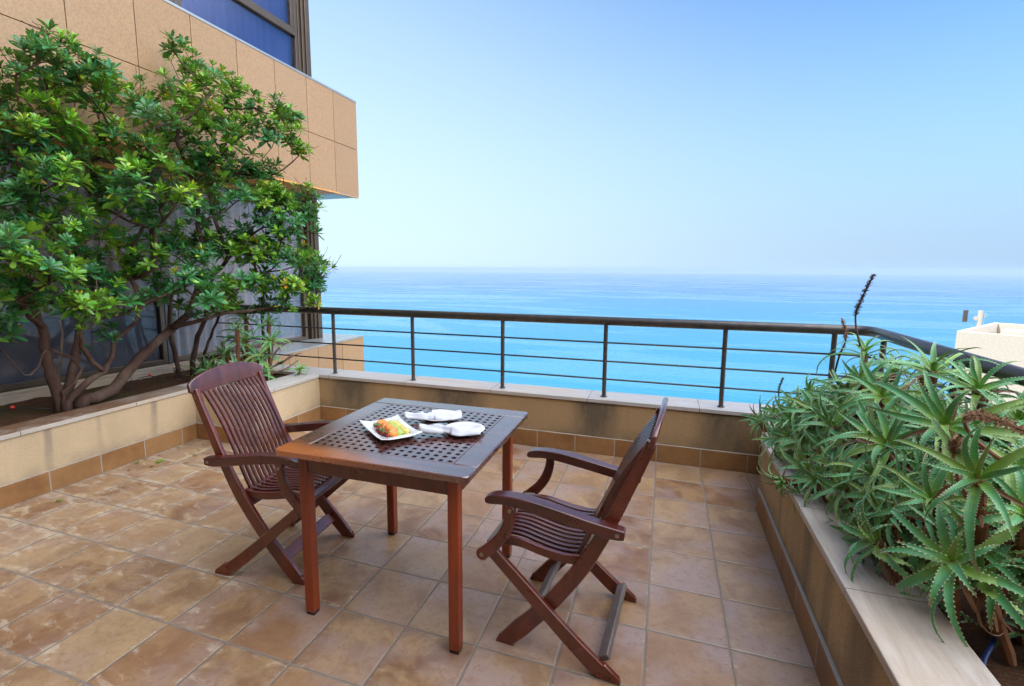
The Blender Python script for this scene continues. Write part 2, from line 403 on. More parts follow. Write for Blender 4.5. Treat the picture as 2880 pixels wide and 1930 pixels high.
def leafmat(name, rough=.32, spec=.5, trans=.15, mixn=.35):
    M = Mt(name); a = M.attr(); n = M.noise(30, 3, .6)
    col = M.mix(M.mr(n, .3, .7, 0, mixn), a, (.02, .05, .015), 'MIX')
    p = M.n('BsdfPrincipled'); M.put(p.inputs['Base Color'], col); p.inputs['Roughness'].default_value = rough
    p.inputs['Specular IOR Level'].default_value = spec
    t = M.n('BsdfTranslucent'); M.put(t.inputs[0], M.mix(.5, col, (.35, .5, .04)))
    x = M.n('MixShader'); x.inputs[0].default_value = trans
    M.t.links.new(p.outputs[0], x.inputs[1]); M.t.links.new(t.outputs[0], x.inputs[2]); M.t.links.new(x.outputs[0], M.o.inputs[0])
    return M.m
LEAF = leafmat('glossy_leaf', .27, .6, .24, .2)
ALOE = leafmat('aloe_leaf', .40, .45, .06, .12)
def bark(name, a, b):
    M = Mt(name); n = M.noise(14, 5, .7, (1, 1, .4)); n2 = M.noise(5, 4)
    col = M.mix(M.mr(n, .35, .65), a, b); col = M.mix(M.mr(n2, .5, .7, 0, .6), col, (.20, .15, .12))
    return M.pbr(col, .85, M.bump(n, .5, .008), Specular_IOR_Level=.2)
BARK = bark('shrub_bark', (.115, .068, .052), (.065, .036, .028)); BARK_L = bark('pale_bark', (.26, .20, .16), (.13, .09, .07))
DRY = plain('dry_stem', (.20, .085, .035), .8); DRYT = plain('dry_tan', (.34, .20, .11), .8); DRYD = plain('dry_dark', (.07, .045, .035), .85)
CHINA = plain('white_china', (.70, .70, .70), .12, Specular_IOR_Level=.55)
def cloth():
    M = Mt('white_napkin'); n = M.noise(22, 4, .6)
    return M.pbr((.53, .56, .63), .85, M.bump(M.noise(700, 1), .15, .0006, M.bump(n, .25, .006)), Sheen_Weight=.2, Specular_IOR_Level=.2)
NAPKIN = cloth()
STEEL = plain('cutlery_steel', (.60, .60, .60), .18, Metallic=1.0)
def fruit(name, a, b, sc=60):
    M = Mt(name); n = M.noise(sc, 4, .65); col = M.mix(M.mr(n, .35, .65), a, b)
    return M.pbr(col, .28, M.bump(n, .3, .002), Subsurface_Weight=.0, Coat_Weight=.3)
MANGO = fruit('orange_fruit', (.66, .24, .01), (.55, .14, .004)); KIWI = fruit('green_fruit', (.20, .33, .03), (.33, .42, .06)); PINE = fruit('yellow_fruit', (.52, .46, .09), (.42, .38, .06))
BERRY = fruit('red_fruit', (.45, .012, .010), (.22, .008, .010)); MINT = plain('mint_leaf', (.06, .20, .04), .5)
WHITEW = plain('cream_render', (.58, .53, .45), .9)
ROOFB = plain('roof_floor', (.33, .24, .16), .9); BOARD = plain('tan_board', (.48, .32, .17), .8)
PANELM = plain('brown_panel', (.13, .115, .10), .6)

def glass(name, tint, refl=1.0, thru=1.0):
    M = Mt(name); fr = M.n('Fresnel'); fr.inputs['IOR'].default_value = 1.55
    g = M.n('BsdfGlossy'); g.inputs['Roughness'].default_value = .01
    t = M.n('BsdfTransparent'); M.put(t.inputs[0], tint)
    x = M.n('MixShader'); M.put(x.inputs[0], M.math('MULTIPLY', fr.outputs[0], refl, )); x.inputs[0].default_value = .2
    M.t.links.new(t.outputs[0], x.inputs[1]); M.t.links.new(g.outputs[0], x.inputs[2]); M.t.links.new(x.outputs[0], M.o.inputs[0])
    return M.m
GLASS = glass('window_glass', (.93, .92, .93), .5); GLASS_U = glass('blue_window_glass', (.74, .78, .95), .8)
def curtain(name, a, b):
    M = Mt(name); n = M.noise(9, 3, .5, (1, 1, .04)); return M.pbr(M.mix(M.mr(n, .35, .65), a, b), .9)
CURT = curtain('pale_curtain', (.44, .40, .395), (.32, .29, .295)); CURT_U = curtain('lilac_curtain', (.46, .44, .60), (.30, .31, .46))
CURT_D = curtain('dark_curtain', (.18, .19, .24), (.12, .13, .18))
# ------------------------------------------------------------------ setting
def sea_mat():
    M = Mt('sea_water'); c = M.xyz(M.co())
    far = M.mr(c[1], 600, 6500)
    sw = M.noise(.0011, 6, .62, (1, 2.6, 1), 1.6); sl = M.noise(.00045, 5, .6, (1, 3.5, 1), 2.2)
    near = (.012, .178, .290); mid = (.012, .080, .225)
    col = M.mix(far, near, mid)
    col = M.mix(M.mr(sw, .40, .62, 0, .4), col, (.020, .165, .30))
    slick = M.mr(M.math('ADD', sl, M.mr(M.noise(.004, 4, .6, (1, 5, 1), 1.), .3, .7, -.05, .05)), .50, .56)
    col = M.mix(M.math('MULTIPLY', slick, .20), col, (.10, .30, .42))
    rough = M.mr(slick, 0, 1, .34, .22)
    w1 = M.noise(.030, 4, .6, (1, 2.4, 1), .5, rot=(0, 0, .25)); w2 = M.noise(.16, 3, .6, (1, 2., 1), rot=(0, 0, .1))
    b = M.bump(w1, M.mr(far, 0, 1, .45, .10), 10.0)
    b = M.bump(w2, M.mr(far, 0, 1, .35, .0), 2.0, b)
    return M.pbr(col, rough, b, IOR=1.33)
SEA_Z = -238.0
m = MB(); m.add([(-45000, 40, SEA_Z), (60000, 40, SEA_Z), (60000, 27500, SEA_Z), (-45000, 27500, SEA_Z)], [(0, 1, 2, 3)])
m.build('sea', sea_mat(), kind='structure')
# hillside under the hotel, falling to the shore
m = MB(); N = 24
prof = [(-900, 20), (-60, -14), (0, -24), (60, -52), (200, -112), (400, -190), (560, -236), (640, -246)]
xs = [-1400+i*2800/N for i in range(N+1)]; vs = []
random.seed(2)
for (y, z) in prof:
    for x in xs: vs.append((x, y+random.uniform(-8, 8), z-1.5+random.uniform(-1, 1)))
m.add(vs, [(j*(N+1)+i, j*(N+1)+i+1, (j+1)*(N+1)+i+1, (j+1)*(N+1)+i) for j in range(len(prof)-1) for i in range(N)])
HM = Mt('hillside_scrub'); HM.pbr(HM.mix(HM.mr(HM.noise(.05, 6, .7), .4, .6), (.10, .10, .05), (.24, .20, .13)), .95)
m.build('hillside', HM.m, kind='structure', smooth=True)
# slope beneath the white building is part of that hillside

m = MB(); m.box(-2.19, 2.38, -4.6, 1.26, -.25, 0.0)
m.build('terrace_floor', TILE, kind='structure')
def soil_sheet(name, x0, x1, y0, y1, z, mat, amp=.02):
    m = MB(); nx = max(4, int((x1-x0)/.05)); ny = max(4, int((y1-y0)/.05)); vs = []
    for j in range(ny+1):
        for i in range(nx+1):
            x = x0+(x1-x0)*i/nx; y = y0+(y1-y0)*j/ny
            vs.append((x, y, z+amp*mnoise.noise(V((x*5, y*5, 1)))+amp*.6*mnoise.noise(V((x*18, y*18, 4)))))
    m.add(vs, [(j*(nx+1)+i, j*(nx+1)+i+1, (j+1)*(nx+1)+i+1, (j+1)*(nx+1)+i) for j in range(ny) for i in range(nx)])
    return m.build(name, mat, kind='structure', smooth=True)
soil_sheet('planter_soil', -3.5, -2.38, -4.2, .62, .405, SOIL_L)
soil_sheet('planter_soil', -3.4, -1.78, .60, 1.26, .405, SOIL_L)
soil_sheet('planter_soil', 2.36, 2.86, -4.2, 1.27, .375, SOIL_R, .03)

# ------------------------------------------------------------------ low walls round the terrace
H0, H1 = .416, .446
def wall(name, label, boxes, caps, skirts, sm, cm, km):
    t = empty(name, (0, 0, 0), label=label, cat='wall', group='low walls around the terrace')
    m = MB()
    for b in boxes: m.box(*b)
    m.build('rendered_wall', sm, t)
    m = MB()
    for c in caps: m.box(*c)
    m.build('coping', cm, t, bevel=.003, seg=2)
    if skirts:
        m = MB()
        for c in skirts: m.box(*c)
        m.build('skirting', km, t, bevel=.002, seg=1)
    return t
wall('parapet_wall', 'ochre stucco parapet under the railing, stained dark in patches, with grey stone top',
     [(-3.3, 3.06, 1.252, 1.50, -1.6, H0)], [(-3.3, 3.08, 1.238, 1.515, H0, H1)],
     [(-1.528, 2.30, 1.238, 1.252, 0, .139)], STUCCO_F, STONE_F, SKIRT_X)
wall('planter_wall', 'cream stucco wall of the left planter, its stone edge brown with soil',
     [(-2.39, -2.192, -4.4, .62, -.3, H0)], [(-2.395, -2.180, -4.4, .452, H0, H1)],
     [(-2.192, -2.178, -4.4, .446, 0, .139)], STUCCO_L, STONE_L, SKIRT_Y)
wall('planter_wall', 'short cream stucco planter wall stepping out behind the left chair to the parapet corner',
     [(-2.19, -1.542, .462, .66, -.3, H0), (-1.78, -1.5422, .6601, 1.251, -.3, H0)],
     [(-2.395, -1.53, .4525, .665, H0, H1), (-1.79, -1.53, .6655, 1.2375, H0, H1)],
     [(-2.177, -1.54, .447, .461, 0, .139), (-1.541, -1.527, .462, 1.236, 0, .139)], STUCCO_L, stone('coping_stone_step', 1, .6, (.46, .45, .42), (.38, .35, .31)), SKIRT_Y)
t = wall('planter_wall', 'right planter wall with pale travertine top, brown and grey stained stucco side',
     [(2.158, 2.385, -4.4, .70, -.3, H0), (2.86, 3.06, -4.4, 1.2515, -6, H0)], [(2.148, 2.385, -4.4, .705, H0, H1), (2.85, 3.075, -4.4, 1.2375, H0, H1)],
     [(2.143, 2.158, -4.4, .655, 0, .139)], STUCCO_R, STONE_R, SKIRT_Y)
m = MB(); m.add([(2.158, .7001, 0), (2.385, .7001, 0), (2.52, 1.25, 0), (2.30, 1.25, 0), (2.158, .7001, H0), (2.385, .7001, H0), (2.52, 1.25, H0), (2.30, 1.25, H0)],
      [(0, 1, 2, 3), (4, 5, 6, 7), (0, 3, 7, 4), (1, 2, 6, 5), (0, 1, 5, 4), (3, 2, 6, 7)]); m.build('rendered_wall', STUCCO_R, t)
m = MB(); m.add([(2.15, .7055, H0), (2.385, .7055, H0), (2.525, 1.236, H0), (2.29, 1.236, H0), (2.15, .7055, H1), (2.385, .7055, H1), (2.525, 1.236, H1), (2.29, 1.236, H1)],
      [(0, 1, 2, 3), (4, 5, 6, 7), (0, 3, 7, 4), (1, 2, 6, 5), (0, 1, 5, 4), (3, 2, 6, 7)]); m.build('coping', STONE_R, t, bevel=.003)

# ------------------------------------------------------------------ railing
rl = empty('railing', (0, 1.333, H1), label='dark grey metal railing of round posts and three thin bars above the parapet', cat='railing')
rl_o = V((0, -1.333, -H1))
def rb(m, name, mat, **k):
    o = m.build(name, mat, rl, **k); o.location = rl_o; return o
m = MB(); R = .0335; zc = 1.052
path = [(-2.9, 1.333, zc), (2.72, 1.333, zc), (2.79, 1.328, zc), (2.84, 1.30, zc), (2.862, 1.25, zc), (2.865, 1.15, zc), (2.865, -3.8, zc)]
m.tube(path, R, 20); rb(m, 'top_rail', RAIL, smooth=True)
PX = [-2.27, -1.417, -.569, .284, 1.134, 1.985, 2.66]
for x in PX:
    m = MB(); m.tube([(x, 1.333, H1), (x, 1.333, zc-.025)], .0165, 14); m.tube([(x, 1.333, H1), (x, 1.333, H1+.006)], .026, 16)
    rb(m, 'post', RAIL, smooth=False, bevel=.001, seg=1)
for y in (1.12, .30, -.55, -1.40, -2.25, -3.1):
    m = MB(); m.tube([(2.865, y, H1), (2.865, y, zc-.025)], .0165, 14); m.tube([(2.865, y, H1), (2.865, y, H1+.006)], .026, 16)
    rb(m, 'post', RAIL, bevel=.001, seg=1)
for z in (.590, .734, .882):
    m = MB(); m.tube([(-2.9, 1.333, z), (2.79, 1.333, z)], .0068, 8); m.tube([(2.865, 1.25, z), (2.865, -3.8, z)], .0068, 8)
    m.tube([(2.79, 1.333, z), (2.865, 1.25, z)], .0068, 8)
    rb(m, 'infill_bar', RAIL_D, smooth=True)

# ------------------------------------------------------------------ hotel building on the left
hb = empty('hotel_building', (-3, 2.97, 0), label='hotel block clad in rose granite bands with bronze framed windows and lilac curtains', cat='building')
hoff = V((3, -2.97, 0))
def hbp(m, name, mat, parent=None, **k):
    o = m.build(name, mat, parent or hb, **k)
    if parent is None: o.location = hoff
    return o
XF, XS, YE, YC = -2.95, -2.5, 3.38, 2.98     # glass plane, band plane, band end, corner of the glass
FL = 3.17
def band(z0, z1, name='granite_band', ys0=-4.5):
    # panels as real slabs with open joints over a dark backing
    m = MB(); g = .0035; zs = [z0, 3.048, z1] if z0 < 3.048 < z1 else ([z0, z0+.62, z1])
    y = YE
    ys = [YE]+[YE-.012-(.4935*k)-.46+.0 for k in range(0, 1)]
    ys = [3.40, 2.912, 2.426, 1.930, 1.436, .944, .448, -.046, -.54, -1.03, -1.53, -2.02, -2.52, -3.01, -3.5, -4.0, -4.5]
    ys = [v for v in ys if v > ys0]+[ys0]
    for j in range(len(zs)-1):
        for i in range(len(ys)-1):
            m.box(XS-.03, XS, ys[i+1]+g, ys[i]-(g if i else 0), zs[j]+(g if j else 0), zs[j+1]-(g if j < len(zs)-2 else 0))
        xx = XS-.035
        for k in range(9):
            m.box(xx-.6*(k+1)+g, xx-.6*k, 3.37, 3.40, zs[j]+(g if j else 0), zs[j+1]-(g if j < len(zs)-2 else 0))
    b = hbp(m, name, GRANITE)
    m = MB(); m.box(-9, XS-.031, ys0, 3.369, z0+.012, z1-.01); s = hbp(m, 'band_core', SEAM)
    m = MB(); m.box(XF-.7, XS-.002, ys0, YC, z0-.012, z0+.011); hbp(m, 'soffit', SOFFIT)
    m = MB(); m.box(XS-.05, XS+.004, ys0, 3.404, z0-.02, z0-.0125); hbp(m, 'drip_trim', SOFFIT)
    m = MB(); m.box(-9, XS-.0021, YC+.001, 3.385, z0-.014, z0+.011); hbp(m, 'soffit', SOFFIT_END)
    m = MB(); m.box(-9, XS+.004, ys0, 3.404, z1-.0095, z1+.012); hbp(m, 'ledge_cap', SOFFIT_END)
band(2.43, 3.67); band(-.74, .487, ys0=1.525)
m = MB(); m.box(-9, -3.7, -4.5, 1.52, -.74, .4985); hbp(m, 'floor_edge', SOFFIT_END)
# upper floors and the part behind the camera, plainer
m = MB()
for k in range(2, 4):
    m.box(-12, XS, -16, 3.4, 2.43+FL*(k-1), 3.67+FL*(k-1))
m.box(-12, XS, -16, -4.501, 2.43, 3.67); m.box(-12, -3.0, -16, -4.501, -.74, .487)
for k in range(1, 9): m.box(-12, XS, -16, 3.4, 2.43-FL*(k+1), 3.67-FL*(k+1))
hbp(m, 'granite_band', GRANITE)
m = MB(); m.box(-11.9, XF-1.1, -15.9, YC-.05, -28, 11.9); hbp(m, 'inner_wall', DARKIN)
m = MB(); m.box(-2.45, 8, -16, -4.62, -28, 5.5); hbp(m, 'rear_wing_blocker', GRANITE)  # unseen wing behind the camera, added to block light from behind
# windows
LOWROT = Matrix.Translation((.05, 0, 0)) @ Matrix.Rotation(radians(-5.2), 4, 'Z') @ Matrix.Translation((2.95, -2.97, 0))
def window(z0, z1, y0, y1, glassm, curt, transom=None, frame=.045, fm=FRAME, cd=.10):
    m = MB()
    m.box(XF-.05, XF+.012, y0, y0+frame, z0, z1); m.box(XF-.05, XF+.012, y1-frame, y1, z0, z1)
    m.box(XF-.05, XF+.010, y0+frame, y1-frame, z0, z0+frame); m.box(XF-.05, XF+.010, y0+frame, y1-frame, z1-frame, z1)
    if transom:
        m.box(XF-.05, XF+.018, y0+frame, y1-frame, transom-.018, transom+.018)
        m.box(XF-.05, XF+.005, y0+frame, y1-frame, transom+.022, transom+.075)
        m.box(XF-.05, XF+.005, y1-frame-.055, y1-frame-.001, transom+.076, z1-frame); m.box(XF-.05, XF+.005, y0+frame+.001, y0+frame+.055, transom+.076, z1-frame)
    w = hbp(m, 'window', fm, bevel=.003, seg=1)
    if z0 < 1: w.matrix_basis = LOWROT
    m = MB(); m.box(XF-.022, XF-.016, y0+frame-.01, y1-frame+.01, z0+frame-.01, z1-frame+.01); g = m.build('pane', glassm, w)
    m = MB(); ny = int((y1-y0)/.018); vs = []; fs = []
    for i in range(ny+1):
        y = y0+(y1-y0)*i/ny; x = XF-cd-.022*sin(y*61)+.012*sin(y*143+1)
        vs += [(x, y, z0), (x, y, z1)]
    for i in range(ny): fs.append((2*i, 2*i+2, 2*i+3, 2*i+1))
    m.add(vs, fs); m.build('curtain', curt, w, smooth=True)
    return w
z0, z1 = .50, 2.415
window(z0, z1, .985, 2.80, GLASS, CURT); window(z0, z1, -.90, .945, GLASS, CURT); window(z0, z1, -2.8, -.94, GLASS, CURT_D); window(z0, z1, -4.5, -2.84, GLASS, CURT_D)
z0, z1 = 3.684, 5.58
window(z0, z1, 1.20, 2.84, GLASS_U, CURT_U, 4.33); window(z0, z1, -.70, 1.16, GLASS_U, CURT_U, 4.33); window(z0, z1, -2.6, -.74, GLASS_U, CURT_U, 4.33)
for (a, b) in ((.489, 2.417), (3.683, 5.585)):
    m = MB(); m.box(XF-.20, XF+.02, 2.845, 2.885, a, b); m.box(XF-.20, XF+.045, 2.8849, 2.930, a, b); m.box(XF-.20, XF+.065, 2.9299, YC+.03, a, b)
    hbp(m, 'corner_post', FRAME, bevel=.004, seg=1)
for q in ((.946, .984, .489, 2.417), (-.939, -.901, .489, 2.417), (1.161, 1.199, 3.683, 5.585)):
    m = MB(); m.box(XF-.12, XF+.018, *q); w = hbp(m, 'mullion', FRAME_G, bevel=.003, seg=1)
    if q[2] < 1: w.matrix_basis = LOWROT
m = MB(); m.box(XF-.30, XF+.004, -4.5, YC, 2.330, 2.4165)
hbp(m, 'head_trim', SOFFIT).matrix_basis = LOWROT
m = MB(); m.box(XF-.075, XF-.06, -4.5, .90, .53, 1.04); hbp(m, 'painted_reflection', REFL_DARK).matrix_basis = LOWROT  # dark panel added behind the glass, standing in for a reflection in it
m = MB(); m.box(-12, XF-.201, 2.90, 2.95, .489, 2.417); m.box(-12, XF-.201, 2.90, 2.95, 3.683, 5.585); hbp(m, 'end_wall', CURT)
m = MB(); m.box(-3.03, -2.905, -4.6, 1.25, .30, .468); m.box(-3.03, -2.935, -4.6, 1.25, .4685, .492)
hbp(m, 'window_sill', SILL, bevel=.003, seg=1).matrix_basis = LOWROT

# ------------------------------------------------------------------ white building down the slope
a = atan2(-.6, .8); wb = empty('white_building', (1.5635+20.36, 42.46, -3.0), a, label='cream rendered flat roofed building beyond the railing with parapet and roof clutter', cat='building')
m = MB(); L = 10.5; D = 16; tk = .28; pz = -1.25
m.box(0, D, 0, tk, -32, 0); m.box(0, tk, tk+.0, L, -32, 0); m.box(tk, D, L-tk, L, -32, 0); m.box(D-tk, D, tk, L-tk, -32, 0)
m.build('parapet', WHITEW, wb, bevel=.03, seg=1)
m = MB(); m.box(tk, D-tk, tk, L-tk, pz-.3, pz); m.build('roof', ROOFB, wb)
m = MB(); random.seed(5)
for i in range(9):
    x = 1.6+i*.8; m.cbox((x, 3.4+random.uniform(-.8, 1.2), pz+.25+random.uniform(0, .5)), (1.9, .5, .07), col=(1, 1, 1), M=Matrix.Rotation(random.uniform(-.05, .05), 4, 'Y'))
m.build('roof_boards', BOARD, wb)
m = MB(); m.box(1.0, 2.2, 7.2, 9.2, pz, pz+.9); m.build('roof_hatch', WHITEW, wb, bevel=.03, seg=1)
pn = empty('roof_panel', (1.5635+.4845*53*.94, 53*.94, -.0882*53*.94+1.456), a+1.0, label='upright brown gridded panel on the left parapet of the white building', cat='panel')
m = MB(); m.box(-.20, .20, -.03, .03, 0, 1.0)
for i in range(4): m.box(-.19+i*.095, -.175+i*.095, -.05, -.0301, .02, .98)
for z in (.02, .48, .95): m.box(-.19, .125, -.0505, -.0302, z, z+.03)
m.build('panel_frame', PANELM, pn)
an = empty('roof_antenna', (1.5635+.5030*53, 53, -.0836*53+1.456), 0, label='white cylinder antenna with small round dish at the corner of the far roof', cat='antenna')
m = MB(); m.tube([(0, 0, -.9), (0, 0, .82)], .17, 16); m.build('antenna_tube', WHITEW, an)
m = MB(); m.tube([(-.3, -.1, .12), (-.3, -.02, .12)], [.2, .19], 18); m.tube([(-.3, -.05, .1), (0, 0, .1)], .04, 8); m.build('dish', WHITEW, an)
m = MB(); m.tube([(.28, 0, -.7), (.28, 0, .55)], .03, 8); m.tube([(.1, 0, .3), (.5, 0, .35)], .025, 8); m.tube([(.15, 0, .5), (.45, 0, .55)], .02, 8); m.build('bracket', WHITEW, an)

# ------------------------------------------------------------------ haze: one closed box of even air round everything, sky outside
m = MB(); m.box(-52000, 66000, -2500, 29500, -262, 30)
HZ = bpy.data.materials.new('sea_haze'); HZ.use_nodes = True; nt = HZ.node_tree; nt.nodes.clear()
o_ = nt.nodes.new('ShaderNodeOutputMaterial'); pv = nt.nodes.new('ShaderNodeVolumePrincipled')
pv.inputs['Color'].default_value = (.46, .54, .64, 1); pv.inputs['Density'].default_value = HAZE; pv.inputs['Anisotropy'].default_value = .2
nt.links.new(pv.outputs[0], o_.inputs['Volume'])
m.build('haze', HZ, kind='stuff')
# ------------------------------------------------------------------ table
TH = .743
tb = empty('table', (.530, -.650, 0), radians(.6), label='square reddish hardwood table with a pierced lattice top and worn orange front corner', cat='table')
HX, GX = .415, .317
def rounded(x0, x1, y0, y1, z0, z1, corners, r=.022, n=5):
    """box outline in x,y with chosen rounded corners, as a prism"""
    pts = []
    for (cx, cy, sx, sy, k) in ((x1, y1, 1, 1, 0), (x0, y1, -1, 1, 1), (x0, y0, -1, -1, 2), (x1, y0, 1, -1, 3)):
        if k in corners:
            a0 = k*pi/2
            for i in range(n+1):
                w = a0+pi/2*i/n; pts.append((cx-sx*r+r*cos(w), cy-sy*r+r*sin(w)))
        else: pts.append((cx, cy))
    nn = len(pts); vs = [(x, y, z0) for x, y in pts]+[(x, y, z1) for x, y in pts]
    fs = [(i, (i+1) % nn, nn+(i+1) % nn, nn+i) for i in range(nn)]+[tuple(range(nn))[::-1], tuple(range(nn, 2*nn))]
    return vs, fs
tt = None
m = MB(); g = .0006; T0 = TH-.026
m.add(*rounded(-HX, HX, -HX, -GX-g, T0, TH, (2, 3))); m.add(*rounded(-HX, HX, GX+g, HX, T0, TH, (0, 1)))
m.box(-HX, -GX-g, -GX, GX, T0, TH-.0004); m.box(GX+g, HX, -GX, GX, T0, TH-.0004)
tt = m.build('tabletop', TOP_X, tb, bevel=.004, seg=2)
m = MB(); p = .0373; h = .0090; c0 = -8*p
# lattice: 17 by 17 square holes cut right through the board
ed = [-GX]; n = 17
for i in range(n):
    c = c0+i*p; ed += [c-h, c+h]
ed.append(GX)
ys = sorted(ed); xs = ys
def hole(i, j):      # interval index -> is it a hole
    return i % 2 == 1 and j % 2 == 1
N = len(xs); z1 = TH-.0012; z0 = TH-.026; vs = [(x, y, z) for z in (z0, z1) for y in ys for x in xs]; fs = []
idx = lambda i, j, k: k*N*N+j*N+i
for j in range(N-1):
    for i in range(N-1):
        if hole(i, j): continue
        fs.append((idx(i, j, 1), idx(i+1, j, 1), idx(i+1, j+1, 1), idx(i, j+1, 1)))
        fs.append((idx(i, j, 0), idx(i, j+1, 0), idx(i+1, j+1, 0), idx(i+1, j, 0)))
        for (a, b, di, dj) in (((i, j), (i+1, j), 0, -1), ((i+1, j), (i+1, j+1), 1, 0), ((i+1, j+1), (i, j+1), 0, 1), ((i, j+1), (i, j), -1, 0)):
            ii, jj = i+di, j+dj
            if 0 <= ii < N-1 and 0 <= jj < N-1 and not hole(ii, jj): continue
            fs.append((idx(*a, 1), idx(*a, 0), idx(*b, 0), idx(*b, 1)))
m.add(vs, fs); m.build('lattice', TOP_G, tt)
LX = .352
for sx in (-1, 1):
    for sy in (-1, 1):
        m = MB(); x = sx*(LX-.0215); y = sy*(LX-.0215); w = .0215
        m.box(x-w, x+w, y-w, y+w, .012, T0-.0005); lg = m.build('leg', WOOD_LEG, tb, bevel=.004, seg=2)
        m = MB(); m.box(x-w+.003, x+w-.003, y-w+.003, y+w-.003, 0, .0118); m.build('foot_pad', RAIL_D, lg)
for k in range(4):
    m = MB(); a = LX-.0435; 
    M4 = Matrix.Rotation(k*pi/2, 4, 'Z'); m.box(-a, a, -LX+.006, -LX+.027, T0-.085, T0-.0008, M=M4)
    m.build('apron', WOOD, tb, bevel=.002, seg=1)

# ------------------------------------------------------------------ folding armchair (u = backwards, w = across, z = up)
def bez(pts, n=6):
    """Catmull-Rom through the points"""
    P = [V(p) for p in pts]; P = [P[0]*2-P[1]]+P+[P[-1]*2-P[-2]]; out = []
    for i in range(1, len(P)-2):
        for k in range(n):
            t = k/n; a, b, c, d = P[i-1], P[i], P[i+1], P[i+2]
            out.append(tuple(.5*((2*b)+(c-a)*t+(2*a-5*b+4*c-d)*t*t+(3*b-a-3*c+d)*t**3)))
    out.append(tuple(P[-2])); return out
def lerp_list(vals, n): 
    out = []
    for i in range(n):
        t = i*(len(vals)-1)/(n-1); k = min(int(t), len(vals)-2); out.append(vals[k]+(vals[k+1]-vals[k])*(t-k))
    return out
def armchair(label):
    t = empty('folding_armchair', label=label, cat='chair', group='slatted folding armchairs at the table')
    for sgn in (-1, 1):
        def W(a, b): return (sgn*a, sgn*b) if sgn*a < sgn*b else (sgn*b, sgn*a)
        # stile: front foot up through the crossing to the top of the back
        line = bez([(.012, .022), (.065, .082), (.125, .15), (.185, .225), (.25, .318), (.305, .405), (.355, .50), (.402, .60), (.447, .71), (.492, .82), (.519, .892)], 4)
        wd = lerp_list([.060, .068, .062, .058, .058, .056, .050, .044, .040, .036, .034], len(line))
        m = MB(); m.ribbon(line, wd, *W(.199, .2205))
        m.prism([(-.036, .0), (.040, .0), (.045, .028), (.020, .052), (-.020, .035)], *W(.1992, .2203))
        m.build('stile', WOOD, t, bevel=.004, seg=2)
        # crossing leg: knee down to the rear foot
        line = bez([(-.058, .402), (.02, .332), (.10, .262), (.188, .183), (.27, .112), (.35, .048), (.395, .020)], 4)
        wd = lerp_list([.044, .047, .049, .052, .056, .060, .052], len(line))
        m = MB(); m.ribbon(line, wd, *W(.2225, .245)); m.prism([(.362, .0), (.452, .0), (.446, .020), (.395, .060), (.345, .045)], *W(.2227, .2448))
        m.build('leg', WOOD, t, bevel=.004, seg=2)
        # arm support
        line = bez([(.040, .590), (.036, .545), (.018, .490), (-.015, .440), (-.052, .402), (-.078, .378)], 4)
        wd = lerp_list([.036, .040, .044, .044, .046, .044], len(line))
        m = MB(); m.ribbon(line, wd, *W(.2465, .2685)); s = m.build('arm_support', WOOD, t, bevel=.006, seg=2)
        m = MB(); m.tube([(-.072, sgn*.2463, .384), (-.072, sgn*.2687, .384)], .0245, 18); m.tube([(.040, sgn*.2463, .580), (.040, sgn*.2687, .580)], .0190, 18); m.build('hinge_end', WOOD, s, bevel=.004, seg=2)
        for (bu, bz_) in ((.040, .580), (-.072, .384)):
            m = MB(); m.tube([(bu, sgn*.2684, bz_), (bu, sgn*.2715, bz_)], .0075, 14); m.build('bolt', BOLT, s)
        # arm rest
        top = bez([(-.066, .600), (-.055, .616), (-.02, .628), (.04, .634), (.13, .630), (.25, .612), (.34, .597), (.42, .588), (.448, .584)], 3)
        bot = bez([(.446, .552), (.40, .548), (.30, .562), (.20, .578), (.10, .592), (.02, .598), (-.04, .590), (-.062, .588)], 3)
        m = MB(); n = 14
        # wider in the middle of its length
        tp = lerp_list([V(q) for q in top], n*2); bt = lerp_list([V(q) for q in bot[::-1]], n*2); vs = []; K = n*2
        wv = lerp_list([.034, .050, .054, .052, .048, .044, .040], K)
        for i in range(K):
            c = sgn*.2425; ww = wv[i]/2
            vs += [(tp[i].x, c-ww, tp[i].y), (tp[i].x, c+ww, tp[i].y), (bt[i].x, c+ww, bt[i].y), (bt[i].x, c-ww, bt[i].y)]
        fs = [(0, 1, 2, 3), (4*K-1, 4*K-2, 4*K-3, 4*K-4)]
        for i in range(K-1):
            b = 4*i
            for k in range(4): fs.append((b+k, b+(k+1) % 4, b+4+(k+1) % 4, b+4+k))
        m.add(vs, fs); s = m.build('armrest', WOOD_U, t, bevel=.006, seg=3)
        m = MB(); m.tube([(.424, sgn*.2620, .568), (.424, sgn*.2655, .568)], .0075, 14); m.build('bolt', BOLT, s)
        # side rail of the seat
        line = bez([(-.035, .412), (.05, .420), (.15, .404), (.24, .398), (.292, .408)], 4)
        m = MB(); m.ribbon(line, .034, *W(.178, .197)); m.build('seat_rail', WOOD, t, bevel=.004, seg=2)
    # back slats and arched top rail
    prof = bez([(.262, .395), (.292, .45), (.322, .52), (.354, .60), (.398, .70), (.448, .79), (.505, .874)], 4)
    m = MB(); n = 13
    for i in range(n):
        c = -.171+.342*i/(n-1); m.ribbon(prof, .014, c-.0072, c+.0072)
    bs = m.build('back_slats', WOOD_S, t, bevel=.002, seg=1)
    m = MB(); K = 24; vs = []
